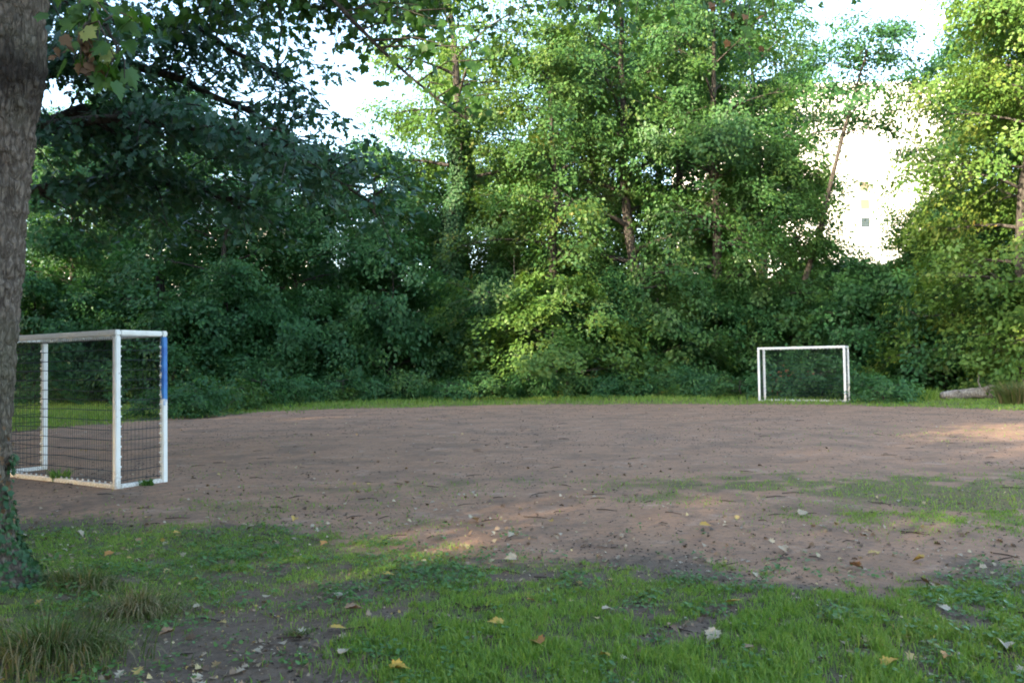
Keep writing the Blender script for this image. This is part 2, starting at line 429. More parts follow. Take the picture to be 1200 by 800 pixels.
def grass_mask(x, y):
    n = fbm(x * 1.1, y * 1.1, 5, 4); n2 = fbm(x * 4.0, y * 4.0, 31, 3)
    d = near_edge(x) - y + (n - 0.5) * 1.6 + (n2 - 0.5) * 0.8
    near = sstep(-0.35, 0.6, d + (n2 - 0.5) * 1.2) * sstep(0.36, 0.56, n * 0.40 + n2 * 0.60 + 0.08)
    lush = np.clip(blob(x, y, -0.3, 4.05, 0.85, 0.95, 0.6) * 1.4 + blob(x, y, 0.9, 3.7, 1.3, 0.5) + blob(x, y, 2.05, 4.3, 1.15, 0.85) * 1.5 + blob(x, y, 3.3, 5.0, 1.3, 0.7) * 0.9
                   + blob(x, y, -2.2, 6.4, 1.9, 0.8, 0.25) * 0.7 + blob(x, y, 0.2, 5.2, 1.2, 0.6) * 0.5 + blob(x, y, -3.9, 6.5, 1.5, 1.0) * 0.5 + blob(x, y, -2.9, 4.9, 0.8, 0.7) * 0.8 + blob(x, y, -2.3, 3.6, 0.6, 0.35) * 0.8, 0, 1.4)
    bare = np.clip(blob(x, y, -1.65, 4.35, 0.75, 0.6) * 1.0 + blob(x, y, -1.2, 3.65, 0.65, 0.5) * .85 + blob(x, y, 2.75, 3.75, 0.32, 0.22) + blob(x, y, -0.95, 5.15, 0.5, 0.35) * 0.7, 0, 1)
    near = np.clip(near * (0.40 + lush * 0.9), 0, 1) * (1 - 0.93 * np.clip(bare * 1.15 + (n2 - 0.5) * 0.5, 0, 1))
    mid = (blob(x, y, 4.2, 9.6, 2.2, 0.9, -0.05) * 1.0 + blob(x, y, 5.2, 8.0, 1.8, 0.9, 0.2) * 1.15 + blob(x, y, 7.0, 8.6, 2.0, 1.2) * 1.0 + blob(x, y, -2.3, 8.6, 1.7, 1.5) * 0.38
           + blob(x, y, -0.8, 10.2, 1.6, 0.8) * 0.33 + blob(x, y, 1.9, 10.0, 1.6, 0.5) * 0.25 + blob(x, y, 1.6, 8.9, 0.5, 0.3, .7) * 0.4 + blob(x, y, 9, 16, 5, 2) * 0.22 + 0.16 * sstep(.58, .72, fbm(x * .9, y * .9, 303, 4)))
    mid = np.clip(mid * sstep(0.30, 0.60, n * 0.4 + n2 * 0.6) * 1.35, 0, 0.85)
    d2 = y - far_edge(x) + (n - 0.5) * 2.0
    far = sstep(-0.3, 1.0, d2) * (0.55 + 0.45 * n2)
    return np.clip(np.maximum(np.maximum(near, mid), far), 0, 1)

def soil_mask(x, y):      # dark humus soil under the trees as against the reddish clay of the pitch
    n = fbm(x * 0.9, y * 0.9, 77, 4)
    d = near_edge(x) - y + (n - 0.5) * 1.8
    a = sstep(-0.6, 0.6, d)
    b = sstep(2.0, 5.0, y - far_edge(x) + (n - 0.5) * 3)
    l = blob(x, y, -5.5, 8.5, 2.5, 2.2) * 0.5 + blob(x, y, -4, 15, 4, 3) * 0.3 * n
    return np.clip(np.maximum(np.maximum(a, b), l), 0, 1)

# ------------------------------------------------------------------ ground sheet
def axis(lo, hi, step, far, grow=1.22):
    a = [lo]
    while a[-1] < hi: a.append(a[-1] + step)
    s = step; up = [a[-1]]
    while up[-1] < far: s *= grow; up.append(up[-1] + s)
    s = step; dn = [lo]
    while dn[-1] > -far: s *= grow; dn.append(dn[-1] - s)
    return np.array(dn[:0:-1] + a + up[1:])
def axis_y():
    a = [2.2]
    while a[-1] < 12: a.append(a[-1] + 0.07)
    while a[-1] < 48: a.append(a[-1] + 0.07 + (a[-1] - 12) * 0.008)
    s = 0.4
    while a[-1] < 900: s *= 1.22; a.append(a[-1] + s)
    s = 0.07; dn = [2.2]
    while dn[-1] > -900: s *= 1.25; dn.append(dn[-1] - s)
    return np.array(dn[:0:-1] + a)
gx = axis(-12, 16, 0.09, 900); gy = axis_y()
XX, YY = np.meshgrid(gx, gy)
ZZ = terrain(XX, YY)
ny, nx = XX.shape
idx = np.arange(nx * ny).reshape(ny, nx)
Q = np.stack([idx[:-1, :-1], idx[:-1, 1:], idx[1:, 1:], idx[1:, :-1]], -1).reshape(-1, 4)
gm = grass_mask(XX.ravel(), YY.ravel()); sm = soil_mask(XX.ravel(), YY.ravel())

t = NT('ground_soil'); tc = t.n('ShaderNodeTexCoord'); P = tc.outputs['Object']
ag = t.n('ShaderNodeAttribute', attribute_name='grass').outputs['Fac']
asl = t.n('ShaderNodeAttribute', attribute_name='soil').outputs['Fac']
big = t.noise(P, 0.35, 4); mid = t.noise(P, 2.2, 5, 0.6); fine = t.noise(P, 18, 5, 0.7); grit = t.noise(P, 95, 3, 0.7)
clay = t.mix(t.rng(mid, 0.3, 0.7), (0.290, 0.158, 0.093), (0.375, 0.222, 0.138))
clay = t.mix(t.rng(big, 0.35, 0.65), clay, (0.33, 0.192, 0.120))
clay = t.mix(t.rng(t.noise(P, 0.9, 6, 0.7), 0.46, 0.62, 0, 0.65), clay, (0.165, 0.108, 0.074))
clay = t.mix(t.rng(t.noise(P, 1.7, 5, 0.7), 0.56, 0.68, 0, 0.5), clay, (0.42, 0.30, 0.22))
clay = t.mix(t.rng(t.noise(P, 6.5, 5, 0.75), 0.50, 0.68, 0, 0.6), clay, (0.15, 0.100, 0.078))
clay = t.mix(t.rng(fine, 0.52, 0.70, 0, 0.75), clay, (0.12, 0.085, 0.068))
clay = t.mix(t.rng(grit, 0.60, 0.72, 0, 0.7), clay, (0.060, 0.045, 0.038))
clay = t.mix(t.rng(grit, 0.36, 0.28, 0, 0.55), clay, (0.38, 0.31, 0.26))
humus = t.mix(t.rng(fine, 0.35, 0.65), (0.075, 0.056, 0.042), (0.150, 0.112, 0.082))
humus = t.mix(t.rng(grit, 0.55, 0.70, 0, 0.6), humus, (0.20, 0.155, 0.11))
sf = t.rng(t.math('ADD', asl, t.math('MULTIPLY', t.math('SUBTRACT', t.noise(P, 7, 6, 0.75), 0.5), 2.2)), 0.35, 0.75, 0, 0.9)
col = t.mix(sf, clay, humus)
turf = t.mix(t.rng(fine, 0.35, 0.65), (0.070, 0.078, 0.030), (0.085, 0.110, 0.032))
gf = t.rng(t.math('ADD', ag, t.math('MULTIPLY', t.math('SUBTRACT', fine, 0.5), 0.9)), 0.30, 0.85, 0, 0.7)
col = t.mix(gf, col, turf)
h = t.math('ADD', t.math('MULTIPLY', fine, 0.6), t.math('MULTIPLY', grit, 0.35))
M['ground'] = t.done(t.pbr(col, 0.95, 0.12, t.bump(h, 0.8, 0.02, t.bump(mid, 0.5, 0.06))))
g = obj('ground', mesh_np('ground', np.stack([XX, YY, ZZ], -1).reshape(-1, 3), Q, [M['ground']], True, None, {'grass': gm, 'soil': sm}))
tag(g, kind='structure')

# ------------------------------------------------------------------ tree generator
def make_tree(name, seed, H, Rc, base, tr, n_limb, n_sec, per, leaf, spray_r, up=0.45, sag=0.25, lean=(0, 0), tv=KITE_V, tf=KITE_F, low=0.75, bare_limb=0.0):
    rng = np.random.default_rng(seed)
    tt = np.linspace(0, 1, 12)
    wob = np.cumsum(rng.normal(0, 0.012 * H, (12, 2)), 0) * 0.6; wob[0] = 0; wob[1] *= .3
    trunk = np.stack([lean[0] * H * tt ** 1.2 + wob[:, 0], lean[1] * H * tt ** 1.2 + wob[:, 1], tt * H * 0.95 - 0.15], 1)
    rad = tr * (1 - tt) ** 0.8 + 0.02; rad[0] *= 1.35
    tubes = [(trunk, rad, 9)]
    def tp(t): return np.array([np.interp(t, tt, trunk[:, i]) for i in range(3)])
    Cn, Co, Cr = [], [], []
    for i in range(n_limb):
        rel = (i + rng.uniform(0.1, 0.9)) / n_limb
        t_ = base + (0.98 - base) * rel
        p0 = tp(t_); az = i * 2.399 + rng.uniform(-0.5, 0.5)
        env = (1 - rel) ** 0.42 * (low + (1 - low) * min(1, rel * 3.5)) + 0.06
        L = Rc * env * rng.uniform(0.7, 1.18)
        s = np.array([0, 0.2, 0.45, 0.72, 1.0])
        dz = up * (0.35 + 0.9 * rel) * rng.uniform(0.6, 1.3)
        bend = rng.normal(0, 0.25)
        aa = az + bend * s
        lp = np.stack([p0[0] + np.cos(aa) * L * s, p0[1] + np.sin(aa) * L * s, p0[2] + L * (dz * s - sag * s * s * rng.uniform(0.5, 1.3))], 1)
        lr = np.interp(t_, tt, rad) * 0.5
        tubes.append((lp, np.maximum(lr * (1 - 0.85 * s), 0.012), 5))
        def lpt(q): return np.array([np.interp(q, s, lp[:, k]) for k in range(3)])
        for j in range(n_sec):
            q = rng.uniform(0.14 + bare_limb, 1.0)
            b0 = lpt(q); a2 = az + rng.choice([-1, 1]) * rng.uniform(0.25, 1.25)
            L2 = (0.22 + 0.30 * rng.random()) * L * (1.15 - 0.5 * q) + 0.35
            z2 = rng.uniform(-0.65, 0.60)
            e = b0 + np.array([math.cos(a2) * L2, math.sin(a2) * L2, z2 * L2])
            m = (b0 + e) / 2 + np.array([0, 0, 0.08 * L2])
            tubes.append((np.array([b0, m, e]), np.array([max(lr * 0.28, 0.014), 0.011, 0.006]), 3))
            for c_, w in ((m, 0.85), (e, 1.0)):
                Cn.append(c_); Co.append(a2); Cr.append(w)
        Cn.append(lp[-1]); Co.append(az); Cr.append(1.0)
    Cn.append(tp(0.99)); Co.append(0.0); Cr.append(0.9)
    Cn = np.array(Cn); Co = np.array(Co); Cr = np.array(Cr)
    cnt = np.maximum(4, (per * Cr * rng.uniform(0.55, 1.45, len(Cn))).astype(int))
    k = np.repeat(np.arange(len(Cn)), cnt); n = len(k)
    sr = (spray_r * rng.uniform(0.7, 1.35, len(Cn)))[k]
    rr = np.sqrt(rng.random(n)) * sr; th = rng.uniform(0, 2 * math.pi, n)
    out = np.stack([np.cos(Co[k]), np.sin(Co[k]), np.zeros(n)], 1)
    rd = np.stack([np.cos(th), np.sin(th), np.zeros(n)], 1)
    tilt = rng.uniform(0.0, 0.9, len(Cn))[k]
    Pp = Cn[k] + rd * rr[:, None] * np.array([1, 1, 0]) + out * 0.25 * sr[:, None]
    Pp[:, 2] += -tilt * (rd * out).sum(1) * rr - 0.25 * rr * rr / sr + rng.normal(0, 0.30, n) * sr
    Nc = rng.normal(0, 0.34, (len(Cn), 3))
    Nn = np.array([0, 0, 0.62]) + out * (0.30 + tilt[:, None]) + Nc[k] + rng.normal(0, 0.30, (n, 3))
    T = rd * 0.7 + out * 0.5 + rng.normal(0, 0.4, (n, 3)); T[:, 2] -= 0.55
    V, Fc = leaves_np(Pp, Nn, T, leaf * rng.uniform(0.5, 1.35, n) ** 1.2, tv, tf)
    cz = max(0.02, 0)
    V[:, 2] = np.maximum(V[:, 2], cz)
    wood = tubes_mesh(name + '_wood', tubes, [M['bark']])
    tone = np.repeat((0.55 * rng.random(len(Cn)) + 0.45 * rng.random(len(Cn)))[k], len(tv))
    crown = mesh_np(name + '_leaves', V, Fc, [M['maple']], attrs={'tone': tone})
    return wood, crown, trunk, rad

VAR = {}
VAR['a'] = make_tree('tree_a', 11, 22, 6.0, 0.14, 0.34, 30, 11, 78, 0.175, 0.72, up=0.55)
VAR['b'] = make_tree('tree_b', 12, 20, 5.4, 0.18, 0.30, 28, 11, 76, 0.170, 0.70, up=0.65)
VAR['c'] = make_tree('tree_c', 13, 13, 4.2, 0.10, 0.18, 24, 10, 70, 0.165, 0.62, up=0.55)
VAR['d'] = make_tree('tree_d', 14, 24, 5.0, 0.42, 0.36, 22, 10, 60, 0.17, 0.70, up=0.75, bare_limb=0.15)
VAR['r'] = make_tree('tree_r', 29, 19.5, 4.9, 0.08, 0.22, 36, 13, 66, 0.17, 0.66, up=0.5, low=0.9)
VAR['s'] = make_tree('shrub_s', 15, 5.6, 2.9, 0.05, 0.07, 18, 8, 60, 0.155, 0.48, up=0.6, low=0.95)
VAR['u'] = make_tree('shrub_u', 16, 4.2, 2.6, 0.04, 0.05, 16, 8, 54, 0.15, 0.44, up=0.5, low=1.0)
VAR['l'] = make_tree('shrub_l', 17, 1.3, 1.5, 0.04, 0.02, 11, 5, 34, 0.12, 0.30, up=0.3, low=1.0)

def plant(name, cat, var, x, y, mat, label, sx=1.0, sz=None, rot=0.0, tilt=(0, 0), group=None, trunk_mat=None, sink=0.0):
    sz = sx if sz is None else sz
    r = thing(name, label, cat, (x, y, tz(x, y) - sink), (tilt[0], tilt[1], rot), (sx, sx, sz), group)
    w, c_, _, _ = VAR[var]
    tree = cat == 'tree'
    obj('trunk' if tree else 'stems', w, r, mat=trunk_mat or M['bark'])
    obj('crown' if tree else 'foliage', c_, r, mat=M[mat])
    return r

# TREES-BEGIN
# px, depth, variant, sx, sz, rot, foliage, label
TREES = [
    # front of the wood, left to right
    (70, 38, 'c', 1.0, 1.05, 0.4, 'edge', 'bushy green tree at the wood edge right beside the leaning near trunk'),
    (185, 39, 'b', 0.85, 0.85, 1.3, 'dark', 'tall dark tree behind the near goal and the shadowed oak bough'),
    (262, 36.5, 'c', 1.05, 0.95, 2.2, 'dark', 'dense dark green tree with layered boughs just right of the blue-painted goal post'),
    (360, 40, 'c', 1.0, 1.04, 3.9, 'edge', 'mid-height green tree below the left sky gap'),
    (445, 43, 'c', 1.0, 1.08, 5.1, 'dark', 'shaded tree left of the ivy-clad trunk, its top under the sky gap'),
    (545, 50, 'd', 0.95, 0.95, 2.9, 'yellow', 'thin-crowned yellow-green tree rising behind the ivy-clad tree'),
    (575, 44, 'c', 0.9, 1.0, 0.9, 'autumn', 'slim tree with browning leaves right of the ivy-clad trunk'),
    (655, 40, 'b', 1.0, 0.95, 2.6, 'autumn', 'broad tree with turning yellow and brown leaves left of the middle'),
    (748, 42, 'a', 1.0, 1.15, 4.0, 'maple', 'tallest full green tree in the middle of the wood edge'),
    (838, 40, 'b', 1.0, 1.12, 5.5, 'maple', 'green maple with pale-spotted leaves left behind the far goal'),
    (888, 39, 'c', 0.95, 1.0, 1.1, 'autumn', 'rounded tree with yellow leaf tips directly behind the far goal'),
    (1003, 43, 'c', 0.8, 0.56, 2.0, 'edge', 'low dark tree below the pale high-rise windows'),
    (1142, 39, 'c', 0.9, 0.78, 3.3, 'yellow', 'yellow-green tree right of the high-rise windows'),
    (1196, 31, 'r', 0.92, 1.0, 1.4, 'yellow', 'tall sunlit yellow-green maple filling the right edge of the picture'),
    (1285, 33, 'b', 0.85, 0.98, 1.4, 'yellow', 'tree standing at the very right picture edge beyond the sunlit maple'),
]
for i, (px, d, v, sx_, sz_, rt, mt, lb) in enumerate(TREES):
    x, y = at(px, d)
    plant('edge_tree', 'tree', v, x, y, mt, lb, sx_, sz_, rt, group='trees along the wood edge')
# second and third rows, seen only as broken green behind the first
BACK = [(-40, 44, 'b', .9), (30, 50, 'a', .85), (110, 46, 'b', .85), (150, 56, 'a', .9), (230, 48, 'b', .8), (300, 55, 'b', .75), (345, 48, 'c', 1.0),
        (410, 52, 'c', 1.0), (475, 50, 'c', 1.2), (490, 62, 'c', 1.1), (610, 52, 'a', .8), (640, 60, 'b', 1.0), (695, 52, 'a', 1.1), (770, 56, 'b', 1.3), (800, 48, 'd', 1.0),
        (860, 54, 'a', 1.2), (888, 48, 'd', 1.0), (900, 60, 'c', 1.3), (955, 52, 'c', .62), (1010, 58, 'c', .65), (1062, 52, 'c', .68), (1145, 48, 'c', .95),
        (1150, 40, 'a', .85), (1190, 50, 'b', .95), (1270, 36, 'a', .9), (1290, 48, 'b', 1.0)]
for i, (px, d, v, sc_) in enumerate(BACK):
    x, y = at(px, d)
    plant('wood_tree', 'tree', v, x, y, ('edge', 'maple', 'dark', 'autumn')[i % 4], 'tree deep in the wood, seen only between the trunks and crowns of the front row', sc_, sc_ * (0.95 + 0.1 * ((i * 7) % 5) / 5), i * 1.7, group='trees deep in the wood')
# the wood closing round the field on the left and behind the viewer (out of the picture, it shades the field; several trees are added only to shape the sun gaps)
CAST = []
for i, (p_, s_, v, sc_) in enumerate([(-38, 2, 'a', .9), (-33, -5, 'b', 1.0), (-29, -2, 'a', .85), (-28.5, -9, 'a', .9), (-18.9, -5, 'b', .85), (-16.5, -10, 'a', .8), (-14, -7, 'b', .9), (-10.5, -11, 'a', .85),
                                      (-8.1, -9, 'b', .85), (-0.6, -13, 'a', .85), (2.6, -9, 'b', .85), (-1.6, -8, 'c', .52), (1.5, -5.5, 'c', .55), (-3.6, -4.2, 'c', .34), (-23.5, -8, 'c', .62), (-10.2, -6, 'c', .72), (-27, 0, 'c', .8), (-17.0, -15, 'd', 1.1), (-8.1, -3, 'c', .36), (-22.6, 2.5, 'c', .5), (-20.3, 1.0, 'c', .42), (-11.5, -18, 'd', 1.1), (5.5, -13, 'a', .8), (-36, -14, 'a', 1.0), (-30, -18, 'b', 1.0), (-16.5, -20, 'a', .85), (-12, -22, 'b', 1.0), (-7, -24, 'b', .9), (3, -25, 'a', .85), (9, -20, 'b', .85)]):
    x = p_ * 0.73 + s_ * 0.68; y = -p_ * 0.68 + s_ * 0.73
    plant('unseen_shade_tree', 'tree', v, x, y, ('maple', 'edge')[i % 2], 'unseen tree behind the viewer, placed to shade the field', sc_, sc_, i * 2.1, group='trees behind the viewer')
# TREES-END

# ------------------------------------------------------------------ ivy-clad tall tree
def ivy_sleeve(name, trunk, rad, z0, z1, n, leaf, puff, seed, low=None):
    rng = np.random.default_rng(seed)
    z = rng.uniform(z0, z1, n); th = rng.uniform(0, 2 * math.pi, n)
    cx = np.interp(z, trunk[:, 2], trunk[:, 0]); cyy = np.interp(z, trunk[:, 2], trunk[:, 1]); r = np.interp(z, trunk[:, 2], rad)
    pf = puff * (0.3 + 0.9 * vnoise(th * 1.2 + 3, z * 0.7, seed)) * rng.uniform(0.3, 1.0, n)
    o = np.stack([np.cos(th), np.sin(th), np.zeros(n)], 1)
    Pp = np.stack([cx, cyy, z], 1) + o * (r + pf)[:, None]
    V, Fc = leaves_np(Pp, o + rng.normal(0, 0.4, (n, 3)) + np.array([0, 0, 0.35]), np.array([0, 0, -1.0]) + rng.normal(0, 0.5, (n, 3)), leaf * rng.uniform(0.6, 1.3, n), KITE_V, KITE_F)
    return mesh_np(name, V, Fc, [M['ivy']])
x, y = at(527, 41.5)
it = thing('ivy_clad_tree', 'tall thin-crowned tree with ivy sheathing its straight trunk, left of the middle', 'tree', (x, y, tz(x, y)), (0, 0, 0.6), (1.08, 1.08, 1.13), group='trees along the wood edge')
w, c_, trk, trd = VAR['d']
obj('trunk', w, it, mat=M['bark']); obj('crown', c_, it, mat=M['yellow'])
obj('ivy', ivy_sleeve('ivy', trk, trd, 0.2, 12.5, 14000, 0.17, 0.62, 5), it)
# slender leaning tree whose stem crosses the sky gap in front of the high-rise
VAR['e'] = make_tree('tree_e', 23, 18.5, 3.2, 0.70, 0.17, 14, 8, 46, 0.165, 0.60, up=0.8, lean=(0.27, -0.03))
x, y = at(903, 39)
plant('leaning_tree', 'tree', 'e', x, y, 'edge', 'slender tree leaning right across the bright gap before the high-rise', 1.0, 1.0, 0.0, group='trees along the wood edge')

# ------------------------------------------------------------------ undergrowth
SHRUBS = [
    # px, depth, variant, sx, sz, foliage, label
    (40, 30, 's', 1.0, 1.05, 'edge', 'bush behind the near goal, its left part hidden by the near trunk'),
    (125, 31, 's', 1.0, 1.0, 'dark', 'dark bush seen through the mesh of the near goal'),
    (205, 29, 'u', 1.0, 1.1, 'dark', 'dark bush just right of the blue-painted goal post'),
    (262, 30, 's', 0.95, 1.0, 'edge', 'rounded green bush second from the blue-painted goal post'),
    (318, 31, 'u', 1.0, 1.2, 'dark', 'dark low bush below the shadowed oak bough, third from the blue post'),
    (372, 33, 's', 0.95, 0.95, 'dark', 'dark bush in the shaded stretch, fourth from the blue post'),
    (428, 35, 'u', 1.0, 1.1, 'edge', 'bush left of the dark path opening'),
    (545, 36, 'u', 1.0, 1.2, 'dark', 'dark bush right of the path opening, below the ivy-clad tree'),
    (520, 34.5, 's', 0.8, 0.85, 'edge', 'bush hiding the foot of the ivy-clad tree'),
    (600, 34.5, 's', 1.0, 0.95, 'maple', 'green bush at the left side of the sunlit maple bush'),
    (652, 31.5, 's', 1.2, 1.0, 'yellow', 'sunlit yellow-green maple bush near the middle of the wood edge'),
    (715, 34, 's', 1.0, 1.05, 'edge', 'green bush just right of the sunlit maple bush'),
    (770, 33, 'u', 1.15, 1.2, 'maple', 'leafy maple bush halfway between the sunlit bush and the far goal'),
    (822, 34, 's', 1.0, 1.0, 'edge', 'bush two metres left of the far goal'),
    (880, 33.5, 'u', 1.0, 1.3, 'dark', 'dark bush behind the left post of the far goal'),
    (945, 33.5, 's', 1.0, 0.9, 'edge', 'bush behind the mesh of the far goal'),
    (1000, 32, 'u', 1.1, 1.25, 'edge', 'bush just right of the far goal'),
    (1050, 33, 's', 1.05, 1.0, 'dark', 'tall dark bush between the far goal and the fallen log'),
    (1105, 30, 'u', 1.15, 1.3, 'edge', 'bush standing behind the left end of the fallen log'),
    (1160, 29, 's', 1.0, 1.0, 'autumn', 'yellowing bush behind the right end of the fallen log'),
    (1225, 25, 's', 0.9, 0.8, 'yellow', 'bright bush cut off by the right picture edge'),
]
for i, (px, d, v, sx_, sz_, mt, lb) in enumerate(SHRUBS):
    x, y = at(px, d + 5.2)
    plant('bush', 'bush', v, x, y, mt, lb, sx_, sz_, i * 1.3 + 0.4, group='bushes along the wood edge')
BSHR = []
for i in range(34):
    px = -60 + i * 40 + ((i * 37) % 17 - 8); d = 39 + ((i * 53) % 13)
    if 484 < px < 512: d += 8
    x, y = at(px, d)
    plant('wood_bush', 'bush', 's' if i % 3 else 'u', x, y, ('dark', 'edge')[i % 2], 'dark bush deep in the wood behind the front row', 1.1, 1.15 + 0.25 * (i % 2), i * 0.9, group='bushes deep in the wood')
for i in range(30):
    px = 205 + i * 33 + ((i * 29) % 13 - 6)
    x, _ = at(px, 31); y = float(far_edge(np.array([x]))[0]) + 5.6 + ((i * 41) % 10) * 0.16
    if 486 < px < 512 or px > 1040: continue
    plant('low_bush', 'bush', 'l', at(px, y)[0], y, ('edge', 'dark', 'maple')[i % 3], 'knee-high leafy plant fringing the grass strip under the wood', 0.75 + 0.06 * ((i * 7) % 6), 0.7 + 0.08 * ((i * 3) % 5), i * 2.2, group='low plants fringing the grass strip')

# ------------------------------------------------------------------ oak with the shadowed drooping bough (upper left)
def bough_tree():
    rng = np.random.default_rng(71)
    X0, Y0 = -10.2, 14.5
    r = thing('oak_tree', 'dark blue-green oak whose drooping boughs fill the upper left', 'tree', (X0, Y0, tz(X0, Y0)))
    tubes = []
    tr = np.array([(0, 0, -.2), (0.05, 0, 2), (0.1, -.1, 5), (0.3, -.2, 8), (0.4, 0, 11), (0.5, 0, 13)]); tr_r = np.array([.36, .28, .25, .2, .13, .05])
    tubes.append((tr, tr_r, 12))
    # limbs given by the points they pass through (relative to the base)
    limbs = [
        [(0.2, -.1, 5.4), (1.7, -.3, 5.9), (3.6, -.6, 6.0), (5.2, -.8, 5.6), (6.6, -.9, 5.0)],
        [(0.2, -.1, 6.6), (2.0, .4, 7.3), (3.8, .8, 7.2), (5.6, .9, 6.2), (7.4, .9, 4.8)],
        [(0.3, -.2, 8.0), (2.0, -.8, 9.2), (3.2, -1.2, 9.2), (4.4, -1.4, 8.8), (5.2, -1.6, 7.9)],
        [(0.2, -.1, 6.2), (1.4, .2, 7.6), (2.8, .2, 8.0), (4.6, .2, 7.8), (5.9, .3, 7.0)],
        [(0.2, -.1, 5.8), (1.6, 1.2, 6.6), (3.2, 1.6, 6.7), (4.8, 1.6, 6.2), (6.2, 1.7, 5.2)],
        [(0.1, 0, 4.6), (1.4, .6, 5.0), (2.6, 1.0, 5.3), (3.8, 1.2, 5.1), (4.8, 1.3, 4.7)],
        [(0.3, 0, 9.0), (1.6, .9, 10.4), (3.0, 1.4, 11.0), (4.2, 1.6, 10.6), (5.2, 1.5, 9.8)],
        [(0.1, 0, 7.0), (1.0, -1.6, 7.6), (2.2, -3.0, 7.6), (3.4, -4.0, 7.0), (4.4, -4.8, 6.2)],
        [(0.2, 0, 5.0), (-1.2, .8, 5.8), (-2.6, 1.4, 6.0), (-4, 1.8, 5.6), (-5, 2, 5.0)],
        [(0.4, 0, 10.5), (-.4, -1.2, 11.6), (-1.4, -2.4, 12), (-2.4, -3.2, 11.8), (-3.4, -4, 11.2)],
        [(0.45, 0, 11.5), (1.6, .2, 12.6), (3.0, 0.2, 13.0), (4.6, 0, 12.8), (6.2, 0, 12.2)],
    ]
    Cn, Co = [], []
    for li, L in enumerate(limbs):
        L = np.array(L, float); n = 13
        u = np.linspace(0, 4, n); P = np.stack([np.interp(u, np.arange(5), L[:, k]) for k in range(3)], 1)
        P[1:-1] = (P[:-2] + 2 * P[1:-1] + P[2:]) / 4
        P[2:] += rng.normal(0, 0.07, (n - 2, 3))
        tubes.append((P, np.linspace(0.13 if li < 5 else .10, 0.025, n), 7))
        for j in range(60):
            q = rng.uniform(2.2, n - 1); b0 = np.array([np.interp(q, np.arange(n), P[:, k]) for k in range(3)])
            dirv = P[min(int(q) + 1, n - 1)] - P[max(int(q) - 1, 0)]; az = math.atan2(dirv[1], dirv[0]) + rng.choice([-1, 1]) * rng.uniform(0.2, 1.4)
            l2 = rng.uniform(0.5, 1.75); zz_ = rng.uniform(-0.8, 0.35)
            e = b0 + np.array([math.cos(az) * l2, math.sin(az) * l2, zz_ * l2]); m = (b0 + e) / 2 + np.array([0, 0, 0.12 * l2])
            tubes.append((np.array([b0, m, e]), np.array([.024, .014, .006]), 4))
            Cn += [m, e, (m + e) / 2 + rng.normal(0, .15, 3)]; Co += [az, az, az]
    Cn = np.array(Cn); Co = np.array(Co)
    cnt = (12.5 * rng.uniform(.5, 1.5, len(Cn))).astype(int); k = np.repeat(np.arange(len(Cn)), cnt); n = len(k)
    th = rng.uniform(0, 2 * math.pi, n); rr = np.sqrt(rng.random(n)) * rng.uniform(.25, .55, len(Cn))[k]
    rd = np.stack([np.cos(th), np.sin(th), np.zeros(n)], 1); out = np.stack([np.cos(Co[k]), np.sin(Co[k]), np.zeros(n)], 1)
    Pp = Cn[k] + rd * rr[:, None]; Pp[:, 2] += rng.normal(0, .09, n) - .35 * rr
    Nn = np.array([0, -.25, .55]) + out * .35 + rng.normal(0, .55, (n, 3)); T = rd * .7 + out * .4 + rng.normal(0, .3, (n, 3)); T[:, 2] -= .7
    V, Fc = leaves_np(Pp, Nn, T, rng.uniform(.11, .21, n), OAK_V, OAK_F)
    obj('trunk', tubes_mesh('oak_wood', tubes, [M['bark']]), r)
    obj('crown', mesh_np('oak_leaves', V, Fc, [M['oak']]), r)
bough_tree()

